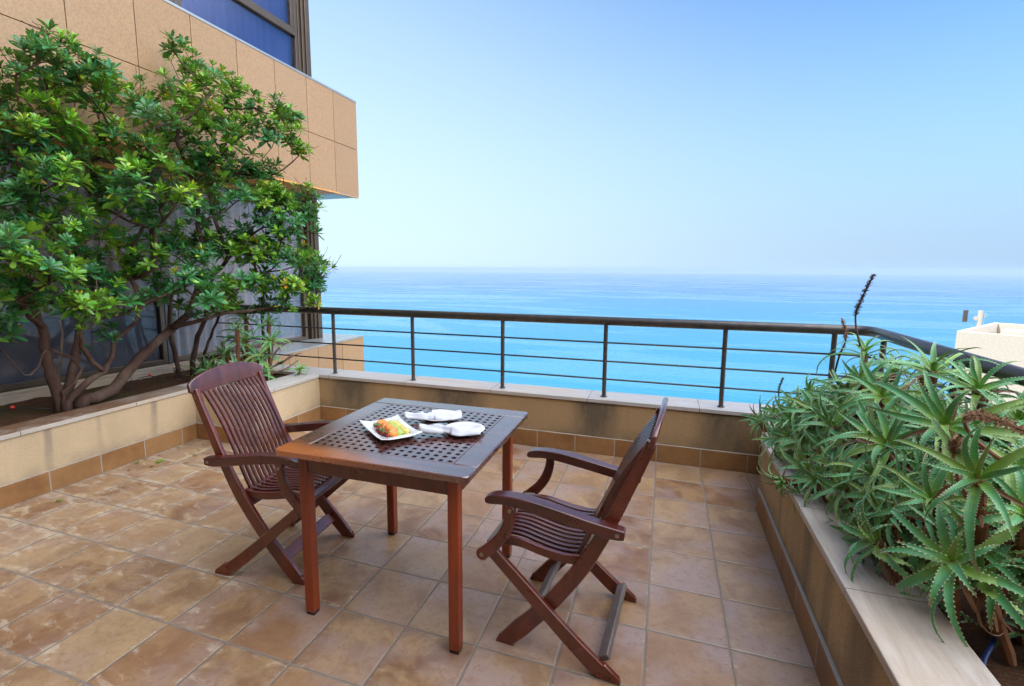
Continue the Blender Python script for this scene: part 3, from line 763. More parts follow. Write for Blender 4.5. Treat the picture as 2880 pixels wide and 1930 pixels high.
    for i in range(K+1):
        a = -1+2*i/K; w = a*.240; e = max(0, 1-abs(a)**9)
        zt = .930+.042*(1-a*a); zb = .868+.006*(1-a*a)
        mid = (zt+zb)/2; half = (zt-zb)/2*(.62+.38*e**.5); bow = .004*(1-a*a)
        for (dz, du) in ((-1, -.010), (1, -.008), (1, .008), (-1, .010)):
            z = mid+dz*half; vs.append((.518+(z-.88)*.21+du+bow, w, z))
    fs = [(0, 1, 2, 3), tuple(4*K+k for k in (3, 2, 1, 0))]
    for i in range(K):
        for k in range(4): fs.append((4*i+k, 4*i+(k+1) % 4, 4*i+4+(k+1) % 4, 4*i+4+k))
    m.add(vs, fs); m.build('top_rail', WOOD_S, t, bevel=.005, seg=3, smooth=True)
    # seat slats, waved
    line = bez([(-.030, .432), (.01, .438), (.06, .437), (.12, .425), (.19, .414), (.25, .414), (.296, .424)], 4)
    m = MB(); n = 12
    for i in range(n):
        c = -.163+.326*i/(n-1); m.ribbon(line, .013, c-.0078, c+.0078)
    m.build('seat_slats', WOOD_U, t, bevel=.003, seg=2)
    # cross members
    def cross(name, u0, u1, z0, z1, w, mat, rot=0):
        m = MB(); M4 = Matrix.Translation(((u0+u1)/2, 0, (z0+z1)/2)) @ Matrix.Rotation(rot, 4, 'Y')
        m.cbox((0, 0, 0), (u1-u0, 2*w, z1-z0), M4); return m.build(name, mat, t, bevel=.004, seg=2)
    cross('front_board', -.072, -.018, .405, .421, .2222, WOOD_U, -.15)
    cross('stretcher', .368, .408, .058, .080, .2222, WOOD, -.6)
    cross('stretcher', .085, .103, .080, .138, .198, WOOD, .75)
    cross('stretcher', .268, .284, .335, .385, .198, WOOD, .4)
    return t
ch = armchair('slatted hardwood folding armchair behind the table, back to the planter, its arched top rail showing')
def place(o, x, y, ang): o.location = (x, y, 0); o.rotation_euler = (0, 0, ang)
ch2 = copy_tree(ch)
for c_ in kids(ch):       # the left chair has no bar between its rear feet
    if c_.name == 'stretcher': bpy.data.objects.remove(c_); break
for c_ in kids(ch2):      # its low cross members are weathered grey
    if c_.name.startswith(('stretcher', 'front_board')):
        c_.data = c_.data.copy(); c_.data.materials[0] = WOOD_G; c_['label'] = 'weathered grey cross member'
ch2['label'] = 'slatted hardwood folding armchair standing free on the right, seen from its side'
place(ch, .0045, -.640, radians(180+5.2))
place(ch2, 1.039, -.664, radians(-3.5))

# ------------------------------------------------------------------ things on the table
def dish(name, label, cat, loc, rz, **k): return empty(name, loc, rz, label=label, cat=cat, **k)
sp = dish('serving_plate', 'oblong white china plate with raised corners holding sliced fruit', 'plate', (.4515, -.7385, TH), radians(-39))
m = MB(); K = 24; half = .094
def sq(s_, z, lift=0.0, pinch=0.0):
    out = []
    for k in range(4):
        for i in range(K//4):
            a = -1+2*i/(K//4); x, y = 1, a
            for _ in range(k): x, y = -y, x
            c = abs(a)**3; q = 1-pinch*(1-a*a)
            out.append((x*s_*q*(1.0 if s_ < .05 else 1)*1.62, y*s_*q, z+lift*c))
    return out
rings = [sq(.045, .002), sq(.056, .005), sq(.062, .013), sq(.091, .016, .012, .045), sq(.0915, .0185, .012, .045), sq(.066, .0165), sq(.060, .008), sq(.02, .0070)]
vs = sum(rings, []); fs = [(r_*K+i, r_*K+(i+1) % K, (r_+1)*K+(i+1) % K, (r_+1)*K+i) for r_ in range(len(rings)-1) for i in range(K)]
fs.append(tuple(range(K))[::-1]); fs.append(tuple((len(rings)-1)*K+i for i in range(K)))
m.add(vs, fs); m.build('plate_body', CHINA, sp, smooth=True, bevel=.001, seg=2)
# fruit: rows of slices lying on the plate, each row one serving
PA = radians(-39)
def P2(t_, x, z=0):   # plate frame (t_ along its length, x across) -> world
    return V((.4515+t_*cos(PA)-x*sin(PA), -.7385+t_*sin(PA)+x*cos(PA), TH+z))
def slices(name, label, cat, mat, x, y0, y1, n, rad, th, lean, seed, flat=.8, jit=.003):
    random.seed(seed); m = MB(); c = P2((y0+y1)/2, x, .012)
    for i in range(n):
        y = y0+(y1-y0)*i/(n-1); q = P2(y, x+random.uniform(-jit, jit), .008+rad*flat*.66)-c
        M4 = Matrix.Translation(q) @ Matrix.Rotation(PA-pi/2+random.uniform(-.2, .2), 4, 'Z') @ Matrix.Rotation(lean+random.uniform(-.15, .15), 4, 'X')
        K = 16; vs = []
        for (s_, t_) in ((.84, -th/2), (1, -th/4), (1, th/4), (.84, th/2)):
            for k in range(K):
                w = 2*pi*k/K; rr = rad*s_*(1+.09*sin(3*w+i)+.04*sin(5*w+2*i)); vs.append(M4 @ V((rr*cos(w), t_, rr*flat*sin(w))))
        fs = [(r_*K+k, r_*K+(k+1) % K, (r_+1)*K+(k+1) % K, (r_+1)*K+k) for r_ in range(3) for k in range(K)]+[tuple(range(K))[::-1], tuple(3*K+k for k in range(K))]
        m.add(vs, fs)
    o = m.build(name, mat, smooth=True)
    o.location = c; return tag(o, label, cat, 'fruit on the serving plate')
slices('orange_slices', 'row of orange fruit slices on the oblong plate', 'fruit', MANGO, -.012, -.070, .072, 8, .0215, .016, .55, 1, .98)
slices('green_slices', 'row of green fruit slices between the orange and the yellow ones', 'fruit', KIWI, .016, -.066, .070, 11, .0170, .009, .6, 2, .9)
slices('yellow_slices', 'row of pale yellow fruit slices nearest the napkins', 'fruit', PINE, .042, -.062, .070, 13, .0175, .0075, .65, 3, .85)
random.seed(9)
m = MB(); mb2 = MB(); c = P2(0, -.042, .012)
for i in range(13):
    q = P2(-.072+.144*i/12, -.043+random.uniform(-.012, .010), .018+random.uniform(0, .007))-c; rr = random.uniform(.008, .012)
    m.lathe([(rr*.35, -rr), (rr*.9, -rr*.45), (rr, 0), (rr*.85, rr*.5), (rr*.3, rr)], 10, q)
m.build('red_berries', BERRY, smooth=True, label='red fruit pieces with green leaves along the plate edge', cat='fruit', group='fruit on the serving plate').location = c
for i in range(34):
    q = P2(-.075+.15*random.random(), -.041+random.uniform(-.016, .012), .029+random.uniform(-.002, .006))-c; a = random.uniform(0, 6.28); l = random.uniform(.008, .014)
    d = V((cos(a), sin(a), random.uniform(-.3, .4)))*l; s_ = V((-sin(a), cos(a), .2))*l*.42
    mb2.add([q-d, q+s_, q+d, q-s_, q+V((0, 0, .002))], [(0, 1, 4), (1, 2, 4), (2, 3, 4), (3, 0, 4)])
o = mb2.build('herb_leaves', MINT, label='green herb leaves scattered over the red fruit', cat='garnish', group='fruit on the serving plate'); o.location = c

def round_plate(loc, label):
    t = dish('side_plate', label, 'plate', loc, 0, group='round white side plates')
    m = MB(); m.lathe([(.045, .0015), (.050, .004), (.088, .0125), (.0915, .0145), (.0925, .0165), (.0905, .0170), (.066, .0105), (.052, .0072), (.02, .0066)], 48)
    m.build('plate_body', CHINA, t, smooth=True); return t
p1 = round_plate((.565, -.480, TH), 'round white side plate half covered by the rear napkin')
p2 = copy_tree(p1); p2.location = (.752, -.622, TH); p2['label'] = 'round white side plate with its rim showing beside the front napkin'
def napkin(loc, ang, length, label, seed):
    """white cloth folded into a fan: narrow rolled head, broad folded tail lying on the plate"""
    random.seed(seed); t = empty('napkin', loc, ang, label=label, cat='napkin', group='folded white napkins on the plates')
    m = MB(); nx, ny = 40, 16; vs = []; o1, o2 = random.uniform(0, 6), random.uniform(0, 6)
    for i in range(nx+1):
        s_ = i/nx; x = (s_-.5)*length
        if s_ < .36: w = .024-.004*cos(s_*9)+.003*(1-s_/.36)
        else: w = .021+.036*min(1, (s_-.36)/.30)**.8-.010*max(0, (s_-.85)/.15)
        if s_ < .06: w *= .72+.28*(s_/.06)**.5
        hgt = .027-.009*min(1, max(0, (s_-.30)/.4))
        zb = .022-.0055*min(1, s_/.2)
        for j in range(ny+1):
            a = -1+2*j/ny; prof = (1-abs(a)**2.6)
            fold = .0062*sin(a*5.0+o1+s_*4)*prof*min(1, s_*3)+.0045*sin(a*9+s_*11+o2)*prof+.003*sin(a*3-s_*19+o1)*prof
            side = .004*sin(s_*13+o2)*(a)
            vs.append((x+.006*a*a*(-1 if s_ > .5 else 1), a*w+side, zb+hgt*prof**.7*.9+fold))
    fs = [(i*(ny+1)+j, i*(ny+1)+j+1, (i+1)*(ny+1)+j+1, (i+1)*(ny+1)+j) for i in range(nx) for j in range(ny)]
    m.add(vs, fs)
    o = m.build('napkin_cloth', NAPKIN, t, smooth=True)
    s = o.modifiers.new('thickness', 'SOLIDIFY'); s.thickness = .0020; s.offset = -1
    return t
napkin((.553, -.522, TH-.001), radians(33), .27, 'folded white napkin on the rear plate, farther from the camera', 3)
napkin((.713, -.680, TH-.001), radians(22), .27, 'folded white napkin on the front plate, nearer the camera', 8)
def fork(loc, ang, label):
    t = empty('fork', loc, ang, label=label, cat='fork', group='forks tucked in the napkins')
    m = MB(); m.tube([(-.030, 0, -.012), (-.01, 0, -.003), (.012, 0, .0), (.030, 0, .001)], [.0045, .004, .003, .0038], 8, flat=.5); m.build('handle', STEEL, t, smooth=True)
    m = MB(); m.box(.030, .046, -.009, .009, -.001, .001)
    for y in (-.0075, -.0025, .0025, .0075): m.box(.046, .068, y-.0012, y+.0012, -.001, .001)
    m.build('fork_head', STEEL, t)
    return t
fk = fork((.492, -.562, TH+.046), radians(35), 'steel fork tip showing at the rear napkin')
f2 = copy_tree(fk); f2.location = (.634, -.700, TH+.046); f2.rotation_euler = (0, 0, radians(24)); f2['label'] = 'steel fork tip showing at the front napkin'
# ------------------------------------------------------------------ shrubs
CL=[(-2.01,-0.64,2.6,0.127),(-1.94,-0.55,2.69,0.118),(-2.11,-0.35,2.82,0.118),(-1.98,-0.32,2.71,0.132),(-1.92,-0.23,2.68,0.125),(-2.12,-0.39,2.65,0.142),(-2.4,0.17,2.79,0.103),(-2.36,-0.13,2.66,0.152),(-2.34,-0.32,2.57,0.129),(-2.02,-0.21,2.53,0.116),(-2.2,-0.57,2.42,0.157),(-2.05,-0.68,2.23,0.165),(-2.0,-0.58,2.28,0.149),(-1.96,-0.46,2.36,0.134),(-1.92,0.29,3.06,0.076),(-2.28,0.67,3.16,0.11),(-2.2,0.72,3.08,0.104),(-2.28,0.39,2.8,0.144),(-2.24,0.54,2.82,0.17),(-1.89,0.39,2.68,0.142),(-1.9,0.57,2.9,0.14),(-2.01,0.85,3.04,0.091),(-2.03,0.98,3.01,0.067),(-2.15,0.91,2.9,0.139),(-2.22,0.79,2.72,0.166),(-1.9,0.08,2.5,0.135),(-2.2,0.19,2.65,0.1),(-2.18,0.47,2.53,0.165),(-1.87,0.98,2.87,0.098),(-1.6,0.96,2.78,0.11),(-1.64,1.19,2.79,0.089),(-1.63,0.85,2.58,0.115),(-1.91,1.37,2.71,0.137),(-1.79,1.42,2.56,0.085),(-1.93,0.92,2.66,0.113),(-1.87,0.67,2.49,0.138),(-2.15,1.01,2.38,0.167),(-2.06,0.67,2.4,0.165),(-2.28,0.64,2.34,0.194),(-2.02,1.19,2.34,0.134),(-2.2,-0.53,2.13,0.165),(-2.15,-0.41,2.2,0.146),(-2.25,-0.14,2.3,0.165),(-2.14,-0.04,2.4,0.131),(-1.83,-0.59,2.02,0.158),(-2.09,-0.61,1.95,0.166),(-2.39,-0.11,2.11,0.179),(-1.9,-0.03,2.24,0.156),(-1.89,0.07,2.11,0.175),(-1.82,-0.18,1.98,0.172),(-1.77,0.09,1.96,0.177),(-2.22,-0.08,1.95,0.181),(-2.06,0.5,1.88,0.182),(-2.07,0.14,1.82,0.181),(-2.29,0.84,2.19,0.186),(-1.81,0.67,2.07,0.157),(-1.82,0.96,2.07,0.164),(-1.74,1.07,2.01,0.149),(-1.7,1.32,2.12,0.114),(-1.64,1.29,1.95,0.112),(-1.65,1.07,1.81,0.147),(-1.84,0.96,1.81,0.164),(-1.59,1.36,2.0,0.036),(-1.53,1.28,1.79,0.047),(-2.01,-0.73,1.78,0.16),(-2.19,-0.5,1.81,0.171),(-1.95,-0.5,1.78,0.146),(-1.82,-0.84,1.6,0.151),(-1.83,-0.79,1.48,0.177),(-1.85,-0.68,1.43,0.149),(-2.37,-0.23,1.52,0.164),(-2.5,-0.08,1.36,0.136),(-1.94,-0.59,1.64,0.135),(-2.1,-0.27,1.72,0.158),(-2.47,0.17,1.63,0.163),(-2.36,0.14,1.43,0.159),(-2.12,0.15,1.53,0.168),(-2.37,0.53,1.64,0.191),(-2.14,0.59,1.64,0.186),(-2.16,0.87,1.66,0.194),(-1.87,0.87,1.58,0.178),(-1.72,1.02,1.58,0.162),(-1.77,1.36,1.55,0.147),(-1.42,1.22,1.46,0.077),(-1.4,1.31,1.49,0.031),(-1.58,1.25,1.34,0.126),(-1.67,1.05,1.31,0.139),(-1.9,0.99,1.31,0.142),(-1.84,0.65,1.35,0.156),(-1.84,0.39,1.36,0.15),(-1.89,0.2,1.36,0.127),(-1.6,1.37,1.25,0.064),(-1.5,1.17,1.15,0.062),(-1.74,1.06,1.11,0.094),(-2.28,0.93,1.1,0.124),(-1.74,0.29,1.2,0.125),(-2.0,1.07,1.1,0.089),(-1.86,-0.55,1.24,0.076),(-1.86,-0.41,1.21,0.084),(-2.23,-0.46,1.26,0.083),(-2.08,-0.68,1.27,0.085),(-2.17,-0.7,1.21,0.087),(-1.87,-0.49,1.1,0.077),(-2.18,-0.11,1.3,0.1),(-2.05,0.04,1.24,0.078),(-2.46,0.01,0.95,0.061),(-2.45,-0.18,0.85,0.026)]
CL += [(-2.10, -.50, 1.25, .14), (-2.15, -.10, 1.17, .12), (-2.30, .35, 1.30, .15), (-2.02, .62, 1.20, .14), (-1.98, -.78, 1.32, .14), (-2.28, .52, 1.08, .10), (-2.20, -.30, 1.45, .15), (-1.95, .35, 1.55, .14), (-2.3, -.75, 1.05, .12)]
TR={'t1':[(-2.59,-0.28,0.41),(-2.59,-0.3,0.55),(-2.59,-0.33,0.69),(-2.59,-0.34,0.82),(-2.6,-0.34,0.93),(-2.6,-0.34,1.03),(-2.6,-0.37,1.14),(-2.6,-0.37,1.21)],'t1b':[(-2.6,-0.34,1.03),(-2.5,-0.46,1.12),(-2.4,-0.56,1.25),(-2.3,-0.67,1.3)],'t2':[(-2.6,-0.26,0.45),(-2.62,-0.2,0.59),(-2.63,-0.16,0.72),(-2.65,-0.11,0.85),(-2.67,-0.07,0.98),(-2.68,0.03,1.15),(-2.7,0.09,1.29)],'t3':[(-2.57,-0.28,0.44),(-2.53,-0.21,0.54),(-2.49,-0.14,0.62),(-2.45,-0.06,0.67)],'t3a':[(-2.45,-0.06,0.67),(-2.43,-0.02,0.76),(-2.41,0.0,0.9),(-2.39,0.08,0.96),(-2.37,0.14,1.02),(-2.35,0.19,1.14)],'t3b':[(-2.45,-0.06,0.67),(-2.41,-0.16,0.76),(-2.37,-0.22,0.84),(-2.33,-0.27,0.91),(-2.29,-0.28,1.02),(-2.25,-0.24,1.12)],'t4':[(-2.6,-0.17,0.46),(-2.58,-0.06,0.45),(-2.56,0.06,0.49),(-2.53,0.16,0.62),(-2.51,0.3,0.75),(-2.49,0.43,0.86),(-2.47,0.54,0.94),(-2.44,0.65,1.03),(-2.42,0.72,1.19),(-2.4,0.76,1.35)],'t4b':[(-2.4,0.49,0.95),(-2.3,0.55,0.98),(-2.2,0.61,1.01),(-2.1,0.71,1.06),(-2.0,0.86,1.07),(-1.9,1.08,1.09)],'t5':[(-2.55,-0.3,0.48),(-2.53,-0.3,0.56),(-2.51,-0.23,0.62),(-2.49,-0.19,0.71),(-2.47,-0.27,0.82),(-2.45,-0.35,0.86),(-2.43,-0.41,0.9),(-2.41,-0.46,0.87),(-2.39,-0.51,0.78),(-2.37,-0.56,0.75),(-2.35,-0.6,0.76)],'t6':[(-2.75,-0.2,0.62),(-2.75,-0.17,0.78),(-2.75,-0.14,0.95),(-2.75,-0.15,1.06)],'s1':[(-2.85,0.83,0.45),(-2.81,0.79,0.65),(-2.78,0.73,0.84),(-2.74,0.72,1.07),(-2.7,0.73,1.26)],'s2':[(-2.8,0.94,0.41),(-2.74,0.92,0.6),(-2.68,0.93,0.8),(-2.62,0.97,0.95),(-2.56,0.98,1.17),(-2.5,1.0,1.39)],'s3':[(-2.8,1.06,0.42),(-2.7,1.01,0.62),(-2.6,1.01,0.79),(-2.5,1.03,1.0)]}
def leaf_whorl(m, c, axis, n, L, rnd, tone):
    axis = axis.normalized(); a = axis.orthogonal().normalized(); b = axis.cross(a)
    for k in range(n):
        w = 2.39996*k+rnd.uniform(-.25, .25); q = k/n
        el = radians(4+66*q+rnd.uniform(-14, 14)); l = L*(1.05-.45*q)*rnd.uniform(.8, 1.15)
        d = (a*cos(w)+b*sin(w)); t = d*cos(el)+axis*sin(el); nn = (axis*cos(el)-d*sin(el)); s_ = t.cross(nn)
        wd = l*rnd.uniform(.28, .38)/2; o = c+axis*(.018*(q-.5))
        cv = rnd.uniform(-.16, .22)*l; cup = .18*wd
        st = [(0.0, .12, 0), (.30, .62, .4), (.62, 1.0, .75), (.86, .80, .55), (1.0, .18, .0)]
        vs = []
        for (u_, w_, z_) in st:
            p = o+t*(u_*l)+nn*(cv*u_*(1-u_)*1.6-.10*l*u_*u_)
            vs += [p-s_*wd*w_+nn*cup*w_, p, p+s_*wd*w_+nn*cup*w_]
        g = rnd.random()
        if tone > .90 or g > .98: col = (.27, .44, .035) if rnd.random() > .12 else (.55, .32, .02)
        elif tone > .52: col = (.105+.09*g, .31+.12*g, .035)
        else: col = (.030+.03*g, .165+.09*g, .055+.03*g)
        if q > .75 and tone > .3: col = (col[0]*1.9, col[1]*1.45, col[2])
        col = tuple(v*rnd.uniform(.8, 1.2) for v in col)
        fs = []
        for i in range(4): fs += [(3*i, 3*i+1, 3*i+4, 3*i+3), (3*i+1, 3*i+2, 3*i+5, 3*i+4)]
        m.add(vs, fs, col)

def grow(name, label, trunks, radii, clumps, seed, mat=BARK, base=None, dens=1.0):
    rnd = random.Random(seed); N = []     # nodes: pos, parent, minimum radius
    for key, par in trunks:
        pts = TR[key]; rr = radii[key]
        # densify
        prev = None
        if par is not None:
            P0 = V(pts[0]); prev = min(range(len(N)), key=lambda i: (N[i][0]-P0).length)
        for i, p in enumerate(pts):
            q = i/(len(pts)-1)
            for s_ in ((1,) if i == 0 else (.34, .67, 1)):
                pos = V(p) if i == 0 else V(pts[i-1]).lerp(V(p), s_)
                if s_ != 1: pos += V((rnd.uniform(-1, 1), rnd.uniform(-1, 1), 0))*.006
                N.append([pos, prev, rr[0]+(rr[1]-rr[0])*q]); prev = len(N)-1
    ntrunk = len(N)
    plen = [0.0]*len(N)
    for i, nd in enumerate(N): plen[i] = 0 if nd[1] is None else plen[nd[1]]+(nd[0]-N[nd[1]][0]).length
    def connect(target, wig=.10, segl=.11, lastk=.2):
        best = None; bc = 1e9
        for i, nd in enumerate(N):
            if nd[0].z < .78 and nd[0].z < target.z-.25: continue
            d = (nd[0]-target).length; dz = target.z-nd[0].z
            c = d+lastk*plen[i]+(.6*max(0, -dz+.02))
            if c < bc: bc = c; best = i
        prev = best; a = N[best][0]; d = (target-a); n = max(1, int(d.length/segl))
        side = V((rnd.uniform(-1, 1), rnd.uniform(-1, 1), -.6))*d.length*wig
        for k in range(1, n+1):
            t = k/n; pos = a.lerp(target, t)+side*4*t*(1-t)*.5+V((rnd.uniform(-1, 1), rnd.uniform(-1, 1), rnd.uniform(-1, 1)))*.010*(1 if k < n else 0)
            N.append([pos, prev, 0.0]); plen.append(plen[prev]+(pos-N[prev][0]).length); prev = len(N)-1
        return prev
    # hubs, nearest to the trunks first
    todo = [(V(c[:3])-V((0, 0, c[3]*.45)), c) for c in clumps]
    base_p = [nd[0] for nd in N]
    todo.sort(key=lambda t_: min((t_[0]-p).length for p in base_p))
    hubs = []
    for hp, c in todo: hubs.append((connect(hp, .10, .10, .15), c))
    crown = MB(); tips = []
    for hi, c in hubs:
        R = c[3]; n = max(3, int(dens*480*R*R+3)); C0 = V(c[:3]); tone0 = rnd.random()
        pts = []
        for k in range(n*12):
            if len(pts) >= n: break
            d = V((rnd.gauss(0, 1), rnd.gauss(0, 1), rnd.gauss(0, 1))).normalized()*rnd.uniform(.35, 1.0)
            if d.z < -.55: continue
            p = C0+V((d.x*R*1.1, d.y*R*1.1, d.z*R))
            if p.x < -2.88: continue
            if all((p-q).length > .050 for q in pts): pts.append(p)
        pts.sort(key=lambda p: (p-N[hi][0]).length)
        for p in pts:
            axis = (p-N[hi][0]).normalized()*.7+V((rnd.uniform(-.3, .3), rnd.uniform(-.3, .3), .55))
            e = connect(p-axis.normalized()*.015, .12, .06, .25)
            tips.append(e); L = rnd.uniform(.056, .102)
            if R < .10: L *= .9
            leaf_whorl(crown, p, axis, rnd.randint(11, 16), L, rnd, .6*tone0+.4*rnd.random() if rnd.random() > .12 else rnd.random())
    # bare little twigs
    for k in range(int(60*dens)):
        i = rnd.randrange(ntrunk, len(N)); p = N[i][0]; d = V((rnd.uniform(-1, 1), rnd.uniform(-1, 1), rnd.uniform(-.3, .8))).normalized()
        prev = i
        for s_ in range(1, 4):
            N.append([p+d*.045*s_+V((0, 0, .006*s_*s_)), prev, 0.0]); prev = len(N)-1
    # radii
    kidsn = [0.0]*len(N); E = 2.25
    for i in range(len(N)-1, -1, -1):
        r_ = (kidsn[i])**(1/E) if kidsn[i] > 0 else .0021
        r_ = max(r_, .0021); 
        if i < ntrunk: r_ = N[i][2]
        else: r_ = min(r_, .017)
        N[i].append(r_)
        if N[i][1] is not None: kidsn[N[i][1]] += r_**E
    tr = MB()
    child = {}
    for i, nd in enumerate(N):
        if nd[1] is not None: child.setdefault(nd[1], []).append(i)
    done = set()
    def chain(i0, i1):
        pts = [N[i0][0]]; rr = [N[i1][3]*1.05 if i0 >= 0 else N[i0][3]]; i = i1
        while True:
            done.add(i); pts.append(N[i][0]); rr.append(N[i][3])
            ch_ = [k for k in child.get(i, []) if k not in done]
            if not ch_: break
            k = max(ch_, key=lambda q: N[q][3]); i = k
        return pts, rr
    roots = [i for i, nd in enumerate(N) if nd[1] is None]
    for r0 in roots:
        ch_ = child.get(r0, [])
        for k in sorted(ch_, key=lambda q: -N[q][3]):
            if k in done: continue
            pts, rr = chain(r0, k); rr[0] = N[r0][3]*1.25; pts[0] = pts[0]-V((0, 0, .06)); tr.tube(pts, rr, 9)
    order = list(range(len(N)))
    for i in order:
        if i in done or N[i][1] is None: continue
        pts, rr = chain(N[i][1], i); mx_ = max(rr); tr.tube(pts, rr, 8 if mx_ > .012 else (5 if mx_ > .005 else 4), cap=False)
    b = V(base); t = empty(name, b, label=label, cat='shrub', group='evergreen shrubs in the left planter')
    o = tr.build('trunk', mat, t, smooth=True); o.location = -b
    o = crown.build('crown', LEAF, t, smooth=False); o.location = -b
    return t
RAD = {'t1': (.042, .024), 't1b': (.020, .012), 't2': (.036, .024), 't3': (.030, .022), 't3a': (.020, .011), 't3b': (.019, .011), 't4': (.050, .026), 't4b': (.022, .012), 't5': (.013, .0035), 't6': (.009, .006), 's1': (.022, .016), 's2': (.027, .017), 's3': (.017, .012)}
A_ = [c for c in CL if not (c[1] > .74 and c[2] < 2.75) or c[1] < .5]; B_ = [c for c in CL if c not in A_]
grow('evergreen_shrub', 'large glossy leaved shrub with several leaning trunks in the near end of the left planter',
     [('t1', None), ('t1b', 0), ('t2', None), ('t3', None), ('t3a', 0), ('t3b', 0), ('t4', None), ('t4b', 0), ('t5', None)], RAD, A_, 11, BARK, (-2.58, -.26, .40), 1.12)
grow('evergreen_shrub', 'second glossy leaved shrub by the railing end, on slim pale trunks, leaning toward the sea',
     [('s1', None), ('s2', None), ('s3', None)], RAD, B_, 23, BARK, (-2.80, .93, .40), 1.9)
m = MB(); m.tube([(p[0], p[1], p[2]) for p in [(-2.75, -.2, .38)]+TR['t6']], [.010, .010, .009, .008, .007], 7)
m.build('support_cane', BARK_L, smooth=True, label='thin pale cane standing behind the forked trunks of the near shrub', cat='cane')

# ------------------------------------------------------------------ aloes
def aloe_leaf(m, o, az, el, L, w, curl, rnd, tone, teeth=True, twist=0.0, seg=11):
    """arched, tapering, channelled leaf with toothed edges, drawn along +Z axis frame"""
    d = V((cos(az), sin(az), 0)); up = V((0, 0, 1)); p = V(o); a = el; ds = L/seg; vs = []; cols = []
    side0 = d.cross(up)
    frames = []
    bend = rnd.gauss(0, .75); az0 = az
    for i in range(seg+1):
        az = az0+bend*(i/seg)**1.4; d = V((cos(az), sin(az), 0)); side0 = d.cross(up)
        t = d*cos(a)+up*sin(a); n = up*cos(a)-d*sin(a); s_ = (side0*cos(twist*i/seg)+n*sin(twist*i/seg)).normalized(); nn = t.cross(s_)*-1
        if nn.dot(n) < 0: nn = -nn
        q = i/seg; ww = w*(1-q**1.55)*(.80+.35*min(1, q*4))/2+.0008
        th = .30*ww*(1-.4*q)+.0012
        frames.append((p.copy(), t, s_, nn, ww, q))
        # underside keel, edges and channel
        vs += [p-s_*ww, p-s_*ww*.55-nn*th*.9, p-nn*th*1.25, p+s_*ww*.55-nn*th*.9, p+s_*ww, p+s_*ww*.5-nn*ww*.22, p-nn*ww*.30, p-s_*ww*.5-nn*ww*.22]
        p = p+t*ds; a -= curl*(.35+1.5*q)/seg
    g = rnd.uniform(-.12, .12)
    for i in range(seg):
        q = i/seg
        base = V((.25, .45, .06)); mid = V((.095, .325, .115)); tip = V((.20, .32, .09)) if tone < .62 else V((.36, .15, .06))
        if tone < .22: mid = V((.21, .37, .08))
        if tone > 1.5: base = V((.16, .07, .03)); mid = V((.22, .10, .045)); tip = V((.13, .06, .03))
        c = base.lerp(mid, min(1, q*3.2)) if q < .7 else mid.lerp(tip, (q-.7)/.3)
        c = tuple(x*(1+g) for x in c)
        fs = [(8*i+k, 8*i+(k+1) % 8, 8*i+8+(k+1) % 8, 8*i+8+k) for k in range(8)]
        b = len(m.v)-0
        m_fs.append((fs, c))
    base_i = len(m.v)
    m.v += [tuple(v) for v in vs]
    for fs, c in m_fs:
        for f_ in fs: m.f.append(tuple(base_i+k for k in f_)); m.c.append(c); m.mi.append(0)
    m_fs.clear()
    if teeth:
        nt = int(L/.0125)
        for k in range(1, nt):
            x = k/nt*seg; i = min(int(x), seg-1); f0 = frames[i]; f1 = frames[i+1]; u_ = x-i
            pp = f0[0].lerp(f1[0], u_); t = f0[1]; s_ = f0[2]; nn = f0[3]; ww = f0[4]*(1-u_)+f1[4]*u_
            h_ = .0050*(1-.5*k/nt)
            for sg in (-1, 1):
                e = pp+s_*sg*ww*.97
                m.add([e-t*.0030, e+t*.0036, e+s_*sg*h_+t*.0022+nn*.0006, e-nn*.0022], [(0, 1, 2), (1, 3, 2), (3, 0, 2)], (.62, .68, .40))
m_fs = []
def aloe_mesh(seed, L, n, w=.036, droop=1.0):
    rnd = random.Random(seed); m = MB()
    for k in range(n):
        q = k/n; az = 2.39996*k+rnd.uniform(-.35, .35)
        el = radians(14+56*q**1.2+rnd.uniform(-10, 10)); l = L*(1.08-.68*q**1.3)*rnd.uniform(.8, 1.12)
        dead_ = k < 2 and rnd.random() < .8
        aloe_leaf(m, (cos(az)*.010*(1-q), sin(az)*.010*(1-q), .05*q-.02), az, el, l*(.7 if dead_ else 1), w*rnd.uniform(.8, 1.12)*(1-.35*q)*(.45 if dead_ else 1), radians(128*droop*(1-.48*q))*rnd.uniform(.6, 1.4), rnd, (2.0 if dead_ else rnd.random()), twist=rnd.uniform(-.5, .5), teeth=not dead_)
    return m
AL = []
for i, (L, n, w, dr) in enumerate([(.35, 15, .034, 1.0), (.32, 16, .031, 1.2), (.38, 14, .035, .9), (.28, 15, .028, 1.3), (.34, 17, .032, 1.05), (.25, 13, .025, 1.4)]):
    o = aloe_mesh(40+i, L, n, w, dr).build('rosette', ALOE); AL.append((o.data, L)); bpy.data.objects.remove(o)
